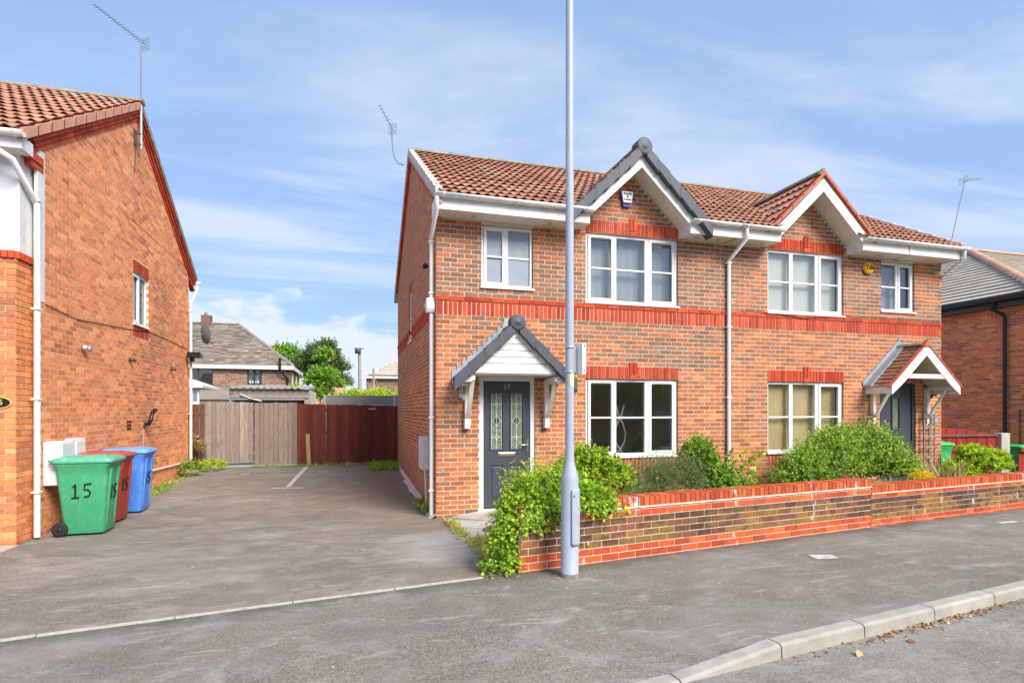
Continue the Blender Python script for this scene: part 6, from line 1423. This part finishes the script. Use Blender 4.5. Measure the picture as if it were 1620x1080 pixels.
# ------------------------------------------------------------------ across the street (seen only in the window glass)
H = thing('house_across_street', (5, -15, 0), 'plain brown brick terrace across the street, mirrored in the lower windows', 'house')
m = MB().box(-22, 60, -22, -15, -.3, 5.0); m.build('wall', mat('across_brick', (.62, .30, .14), .9, .25, 6), H)
MB().pyz([(-14.6, 4.95), (-18.5, 7.4), (-22.4, 4.95)], -22.3, 60.3).build('roof', TILE[1], H)
for x in range(-20, 58, 3):
    for z in (1.0, 3.4): MB().box(x, x+1.5, -14.98, -14.93, z, z+1.2).build('window', M_upvc, H)
shrub('hedge_across_street', (4, -12.5, 0), [(-3, -12.4, .7, 3, .6, .9), (4, -12.4, .8, 4, .7, 1.2), (11, -12.3, .8, 4, .7, 1.1), (-8, -12.6, 1.4, 3, 1.2, 2.6), (16, -12.6, 1.6, 3, 1.2, 2.4), (24, -12.6, 1.2, 4, 1.2, 1.6), (34, -12.6, 1.6, 4, 1.2, 2.4)], 3500, 5, .3, .13, 'round', LF['mid'], 'clipped hedge across the street, mirrored in the lower windows', 'hedge')

# ------------------------------------------------------------------ front garden plants
rng = np.random.default_rng(5)
def flowers(t, pts, size=.022, mats=None, n=6, name='flower'):
    P, D = [], []
    for p in pts:
        for k in range(n):
            a = 2*math.pi*k/n+.3; P.append(p); D.append((math.cos(a), math.sin(a)*.8, .45))
    leaves(name, np.array(P), np.array(D), np.full(len(P), size), 'round', mats or LF['flower'], t)
def ivy():
    H = thing('ivy', (1.6, 5.9, 0), 'bright green ivy spilling over the left end of the low garden wall', 'ivy')
    blobs = [(2.22, 6.05, .66, .55, .34, .34), (1.85, 5.85, .62, .30, .30, .24), (2.62, 5.95, .60, .26, .28, .24)]
    P1, D1, S1, O, dn, ln = sprigs(blobs, 1150, 6, .13, .044, spread=.5, up=.15, shell=.8, droop=.4)
    # curtain hanging on the street face of the wall
    A = np.array((1.68, 5.65)); u = np.array((.9895, .1446)); nrm = np.array((.1446, -.9895)); P2 = []; D2 = []; S2 = []; st = []
    for i in range(130):
        a = rng.uniform(.02, 1.17); f = .5+.5*math.sin(a*5.1+1.1)*math.sin(a*2.3+.3); L_ = rng.uniform(.06, .16)+.22*f*rng.random()
        if .55 < a < .8: L_ *= .7
        if a < .35: L_ += .03
        p = A+u*a+nrm*(.035+.05*rng.random()); z = .70; k = int(L_/.021)+2; path = []; dx = rng.normal()*.10
        for j in range(k):
            t = j/k; q = (*(p+u*(dx*t)+nrm*.03*math.sin(t*3)), z-L_*t); path.append(q)
            P2.append(q); D2.append((rng.normal()*.9, -.5+rng.normal()*.35, -.7+rng.normal()*.4)); S2.append(rng.uniform(.026, .052))
        st.append(path)
    # long drape over the wall end down to the ground
    P3, D3, S3, O3, d3, l3 = sprigs([(1.60, 5.80, .50, .12, .18, .22), (1.54, 5.76, .26, .15, .17, .22), (1.48, 5.72, .08, .14, .14, .10), (1.60, 5.72, .14, .08, .10, .16)], 480, 6, .12, .044, spread=.7, up=-.5, shell=.7, droop=.5)
    k3 = (P3[:, 2] > .0) & ~((P3[:, 0] > 1.70) & (P3[:, 1] > 5.62)); P3, D3, S3 = P3[k3], D3[k3], S3[k3]
    k1 = ~((P1[:, 2] < .66) & (P1[:, 1] < 5.66+(P1[:, 0]-1.68)*.146)); P1, D1, S1 = P1[k1], D1[k1], S1[k1]
    P = np.concatenate([P1, np.array(P2), P3]); D = np.concatenate([D1+np.array((0, -.3, .1)), np.array(D2), D3]); S = np.concatenate([S1, np.array(S2), S3])
    leaves('foliage', P, D, S, 'ivy', LF['ivy'], H)
    b = MB()
    for path in st[::2]: b.tube(path, .002, 3, cap=False)
    for i in range(26):
        x = rng.uniform(1.35, 1.75); b.tube([(x, 5.75, .60), (x-rng.uniform(0, .2), 5.70, .35), (x-rng.uniform(.05, .35), 5.6+rng.uniform(0, .3), .15+rng.uniform(0, .2))], .0025, 3, cap=False)
    b.build('stem', M_dry, H, kind='stuff'); stems('stem', O, dn, ln, .002, M_stem, H, 160)
ivy()
def hyper():
    H = thing('yellow_flowering_plant', (2.0, 6.5, .05), 'tall yellow green flowering sprays rising behind the ivy in front of the grey door', 'plant')
    blobs = [(1.98, 6.35, .72, .24, .22, .20), (2.32, 6.45, .80, .26, .2, .18), (1.76, 6.2, .66, .14, .16, .12)]
    P, D, S, O, dn, ln = sprigs(blobs, 230, 9, .22, .036, spread=.35, up=.7, shell=.5); leaves('foliage', P, D, S, 'oval', [LF['lime'][0], LF['hedge'][2], LF['lime'][1]], H); stems('stem', O, dn, ln, .002, M_stem, H, 160)
    tips = O+dn*ln[:, None]; top = tips[np.argsort(-tips[:, 2])[:60]]; flowers(H, top[::4], .022)
hyper()
def yflow():
    H = thing('marigold_clump', (3.3, 6.75, .05), 'scattered small yellow flowers on thin stems just right of the lamp post', 'flowers')
    pts = [(rng.uniform(2.75, 3.9), rng.uniform(6.35, 6.9), rng.uniform(.70, .92)) for _ in range(20)]; flowers(H, pts, .024)
    b = MB()
    for p in pts: b.tube([(p[0]+.05, p[1], .05), p], .0022, 3, cap=False)
    b.build('stem', M_stem, H, kind='stuff')
    P, D, S, O, dn, ln = sprigs([(3.3, 6.65, .40, .6, .3, .35)], 260, 7, .18, .04, spread=.4, up=.8, shell=.5); leaves('foliage', P, D, S, 'blade', LF['weed'], H)
yflow()
shrub('pieris_shrub', (3.5, 7.9, .04), [(3.38, 7.85, .62, .44, .38, .52), (3.72, 7.75, .55, .34, .34, .42), (3.10, 7.8, .52, .30, .30, .40)], 1500, 8, .09, .066, 'oval', LF['lime'], 'rounded lime green shrub under the left side of the lower window of number 17', spread=.45, up=.55)
shrub('rosemary_bush', (4.6, 7.9, .04), [(4.45, 7.8, .48, .50, .40, .46), (4.95, 7.85, .50, .42, .38, .46), (4.1, 7.6, .35, .3, .3, .3)], 2300, 9, .20, .050, 'blade', LF['grey'], 'dark grey green bushy rosemary under the middle of the lower window', spread=.6, up=.45)
shrub('leafy_shrub', (5.5, 8.1, .04), [(5.45, 8.05, .72, .30, .30, .52), (5.62, 7.95, .45, .46, .36, .40), (6.05, 7.95, .30, .36, .3, .28)], 1900, 7, .10, .042, 'round', LF['mid'], 'mid green upright shrub right of the lower window, left of the shared downpipe', spread=.5, up=.5)
def palmate():
    H = thing('palmate_plant', (6.55, 8.3, .04), 'sparse plant with hand shaped yellow green leaves by the shared downpipe', 'plant')
    P, D, S = [], [], []; b = MB()
    for i in range(13):
        a = rng.uniform(0, 6.28); r = rng.uniform(.05, .36); tip = np.array((6.6+r*math.cos(a)*1.15, 8.3+r*math.sin(a)*.5, .45+rng.uniform(0, .52))); b.tube([(6.55, 8.3, .03), tuple((np.array((6.55, 8.3, .3))+tip)/2+np.array((0, 0, .06))), tuple(tip)], .005, 4)
        for k in range(7): q = -1.25+2.5*k/6+a*.0; dr_ = np.array((math.cos(a)+math.sin(q)*.9, -.45+math.cos(q)*.2, -.15+math.sin(q)*.75)); P.append(tip); D.append(dr_); S.append(rng.uniform(.09, .15))
    leaves('foliage', np.array(P), np.array(D), np.array(S), 'oval', [LF['lime'][0], LF['hedge'][0], LF['lime'][1]], H); b.build('stem', M_stem, H, kind='stuff')
palmate()
shrub('large_shrub', (8.3, 7.9, .04), [(8.1, 7.95, .62, .90, .50, .62), (8.9, 7.9, .80, .48, .42, .60), (7.4, 7.85, .50, .50, .40, .50), (9.4, 7.95, .50, .42, .40, .48), (8.25, 8.05, 1.0, .45, .35, .35), (6.98, 7.8, .30, .25, .3, .28)], 4700, 9, .19, .040, 'round', LF['big'], 'large feathery green shrub beneath the blinded lower window, as wide as that window', spread=.75, up=.6, shell=.6)
shrub('clematis', (9.3, 8.5, .04), [(9.35, 8.45, 1.20, .34, .20, .26), (9.15, 8.5, 1.0, .2, .2, .3)], 420, 6, .16, .034, 'oval', [LF['big'][1], LF['dry'][2], LF['big'][0]], 'straggly brown tipped climber at the foot of the left porch bracket', 'climber', stemmat=M_dry, spread=.8, up=.5)
H = thing('goldenrod', (9.35, 7.45, .04), 'clump of bright yellow flowers at the right end of the large shrub', 'flowers')
P, D, S, O, dn, ln = sprigs([(9.42, 7.4, .52, .20, .14, .10)], 240, 6, .06, .024, spread=.6, up=.6); leaves('flower', P, D, S, 'round', LF['flower'], H)
P, D, S, O, dn, ln = sprigs([(9.35, 7.45, .25, .25, .2, .25)], 160, 6, .12, .04, spread=.6, up=.6); leaves('foliage', P, D, S, 'blade', LF['big'], H)
def grass(name, label, box, n, h, mats, lean=.35, cat='grass', w_=1., zf=None):
    P = np.stack([rng.uniform(box[0], box[1], n), rng.uniform(box[2], box[3], n), np.full(n, .03)], 1)
    ok = P[:, 1] > 5.65+.146*(P[:, 0]-1.68)+.30
    if not zf and name.endswith('grass') and zf is None: P = P[ok]; n = len(P)
    if zf: P[:, 2] = [gz(a, b)+zf for a, b in P[:, :2]]
    D = np.stack([rng.normal(size=n)*lean, rng.normal(size=n)*lean, np.ones(n)], 1); S = h*(.4+.8*rng.random(n))
    o = leaves(name, P, D, S, 'blade', mats, None); props(o, label, cat, kind='stuff'); return o
def dryclump(x, y, h, n, label, r=.10):
    H = thing('dry_plant', (x, y, .04), label, 'plant'); a = rng.uniform(0, 6.28, n); P = np.stack([x+r*np.cos(a)*rng.random(n), y+r*np.sin(a)*rng.random(n), np.full(n, .04)], 1)
    D = np.stack([np.cos(a)*.5, np.sin(a)*.35, np.ones(n)], 1); leaves('blade', P, D, h*(.5+.7*rng.random(n)), 'blade', LF['dry'], H)
    b = MB()
    for i in range(int(n/7)):
        q = a[i]; b.tube([(x, y, .04), (x+.12*math.cos(q), y+.1*math.sin(q), h*.6), (x+.34*math.cos(q)*h, y+.2*math.sin(q), h*rng.uniform(.7, 1.0))], .004, 4)
    b.build('stem', M_dry, H, kind='stuff')
dryclump(10.35, 7.75, .74, 120, 'pale dead plant with drooping straw leaves below the trellis', .12)
dryclump(9.95, 7.5, .5, 60, 'low straw coloured dead tuft right of the yellow flowers', .12)
dryclump(12.55, 8.9, .75, 50, 'thin dry seed stalks beside the bright green bin behind the wall', .2)
grass('front_garden_grass', 'long mixed green and straw grass along the back of the garden wall', (3.0, 6.9, 6.45, 7.3), 5200, .42, LF['weed'])
grass('dry_grass', 'dry straw grass between the wall and the large shrub', (6.9, 10.6, 7.0, 7.45), 2600, .50, [LF['dry'][0], LF['weed'][0], LF['dry'][1]])
grass('far_garden_grass', 'rough grass behind the right part of the wall', (10.6, 16, 7.5, 9.5), 4200, .28, LF['weed'])
grass('weed_strip', 'green weeds along the foot of the grey gate and red fence', (-2.7, 1.25, 16.75, 17.12), 1500, .20, LF['weed'], .9, zf=0)
grass('corner_weeds', 'weed tuft in the corner between red fence and brick pair', (.55, 1.26, 15.2, 17.1), 2600, .24, LF['weed'], 1.1, zf=0)
grass('wall_foot_weeds', 'small weeds at the meter box on the brick side wall', (1.12, 1.27, 9.25, 10.3), 420, .16, LF['weed'], 1., zf=0)
grass('path_edge_weeds', 'weeds growing in the joint beside the path', (1.36, 1.50, 7.3, 8.55), 420, .09, [LF['weed'][0], LF['weed'][2], LF['dry'][2]], 1.3, zf=0)
grass('path_grass', 'yellowed grass fringe between ivy and driveway', (1.42, 1.95, 6.05, 7.2), 900, .12, [LF['weed'][2], LF['dry'][0], LF['weed'][0]], 1.4, zf=0)
grass('left_wall_weeds', 'weeds along the foot of the left brick wall beyond the bins', (-3.95, -3.62, 12.5, 16.9), 1300, .15, LF['weed'], 1., zf=0)
def tuft(name, label, x, y, blobs, n, mats, fl=None, cat='plant', shape='oval', size=.06, per=6):
    H = thing(name, (x, y, gz(x, y)), label, cat); P, D, S, O, dn, ln = sprigs(blobs, n, per, .12, size, spread=.6, up=.6); k = P[:, 2] > gz(x, y)
    leaves('foliage', P[k], D[k], S[k], shape, mats, H)
    if fl is not None: flowers(H, fl, .05, LF['pink'])
tuft('red_flowering_plant', 'small plant with a red pink flower beside the left rear downpipe', -3.72, 15.2, [(-3.70, 15.2, .22, .2, .25, .20)], 120, LF['mid'], [(-3.55, 15.1, .46), (-3.60, 15.3, .40), (-3.5, 15.25, .35)])
tuft('seed_stalk_plant', 'tall brown seeding weed before the short brown fence panel', -3.9, 16.7, [(-3.92, 16.7, .62, .14, .1, .35)], 120, [LF['dry'][2], LF['dry'][0], LF['weed'][2]], size=.05)
tuft('low_weed', 'yellow green weed clump at the left foot of the grey gate', -3.6, 16.5, [(-3.5, 16.3, .20, .35, .4, .14)], 160, LF['hedge'])
shrub('pieris_shrub', (12.0, 8.4, .04), [(12.15, 8.3, .56, .48, .40, .34), (11.65, 8.35, .36, .40, .3, .26), (12.0, 8.45, .78, .16, .15, .16)], 950, 8, .10, .080, 'oval', [LF['lime'][0], LF['hedge'][0], LF['lime'][1]], 'rounded yellow green shrub in front of the arched red fence', spread=.45, up=.5)

# ------------------------------------------------------------------ trees beyond the rear fence
def tree(name, loc, h, blobs, n, per, length, lsize, mats, label, tr=.15, shape='oval', **k):
    H = thing(name, loc, label, 'tree'); x, y, z = loc; b = MB(); B0 = blobs[0]
    b.tube([(x, y, z-.2), (x+.05, y, h*.35), (B0[0], B0[1], B0[2])], [tr, tr*.75, tr*.35], 9)
    for bl in blobs: 
        for q in range(3):
            a = rng.uniform(0, 6.28); b.tube([(x+.03, y, h*.35+.1*q), ((x+bl[0])/2, (y+bl[1])/2, (h*.4+bl[2])/2), (bl[0]+bl[3]*.6*math.cos(a), bl[1]+bl[4]*.6*math.sin(a), bl[2]+bl[5]*rng.uniform(-.2, .6))], [tr*.4, tr*.28, tr*.08], 6)
    b.build('trunk', M_bark, H)
    P, D, S, O, dn, ln = sprigs(blobs, n, per, length, lsize, **k); leaves('crown', P, D, S, shape, mats, H); stems('twig', O, dn, ln, tr*.06, M_bark, H, 250)
tree('maple_tree', (-2.4, 55, 0), 8, [(-2.6, 55, 6.3, 1.5, 1.4, 1.3), (-3.9, 55, 5.7, .9, .9, .9), (-1.3, 55, 5.3, .95, .9, 1.0), (-2.8, 55, 4.8, 1.5, 1.2, 1.2), (-.7, 55, 4.0, .7, .7, .6), (-2.2, 55, 7.3, .7, .7, .5)], 1500, 9, .65, .24, LF['dark'], 'dark green broad tree standing farthest behind the young bright tree', .22, spread=.4, up=.5, shell=.65)
tree('young_tree', (-1.15, 26, 0), 4, [(-1.15, 26, 3.0, .48, .4, .55), (-1.1, 26, 3.9, .26, .25, .42), (-.75, 26, 2.7, .38, .35, .4), (-1.5, 26, 2.8, .34, .3, .42), (-1.15, 26, 2.2, .36, .35, .6)], 950, 9, .30, .13, LF['young'], 'bright green young tree rising behind the dark red fence', .06, spread=.4, up=.55, shell=.55, droop=.3)
tree('ash_tree', (-6, 60, 0), 8, [(-6.2, 60, 6.7, 1.6, 1.2, 1.3), (-4.7, 60, 5.6, 1.2, 1.2, 1.1), (-3.6, 60, 4.9, .8, .8, .8)], 1000, 8, .6, .24, LF['young'], 'light green tree showing over the hip roof of the background house', .2, spread=.5, up=.5)
shrub('golden_hedge', (.6, 24, 0), [(.2, 24, 1.9, .7, .5, .55), (1.1, 24, 1.95, .7, .5, .5), (1.9, 24, 1.9, .6, .5, .45), (-.45, 24, 1.8, .35, .4, .45)], 1300, 7, .22, .10, 'oval', LF['hedge'], 'yellow green hedge top showing above the grey panel fence', 'hedge', spread=.5, up=.7)
shrub('spindly_bush', (-1.75, 23, 0), [(-1.75, 23, 1.7, .22, .2, .6), (-2.0, 23, 2.3, .2, .2, .35)], 160, 6, .2, .08, 'oval', LF['hedge'], 'thin yellowish bush at the right end of the corrugated roof', spread=.6, up=.6)

# ------------------------------------------------------------------ litter
n = 420; uu = np.concatenate([rng.normal(1.9, .75, 300), rng.uniform(.2, 5.5, 120)]); vv = -.135-np.abs(rng.normal(0, .05, n))
XY = np.array([kp(a, b)[:2] for a, b in zip(uu, vv)]); P = np.concatenate([XY, np.full((n, 1), -.092)], 1); a = rng.uniform(0, 6.28, n)
o = leaves('leaf_litter', P, np.stack([np.cos(a), np.sin(a), rng.normal(size=n)*.12], 1), rng.uniform(.008, .034, n), 'round', LF['litter'], None); props(o, 'brown fallen leaves and bark crumbs gathered in the gutter under the kerb', 'leaf litter', kind='stuff')
for (x, y, s, m) in ((4.15, 3.36, .05, 2), (2.10, 3.0, .045, 1), (3.55, 3.28, .06, 1)):
    leaves('fallen_leaf', np.array([(x, y, -.094)]), np.array([(1, .3, .05)]), np.array([s*1.4]), 'round', [LF['litter'][m]], None, mi=np.array([0]), kind='stuff', label='single fallen leaf lying on the road by the kerb', cat='leaf')
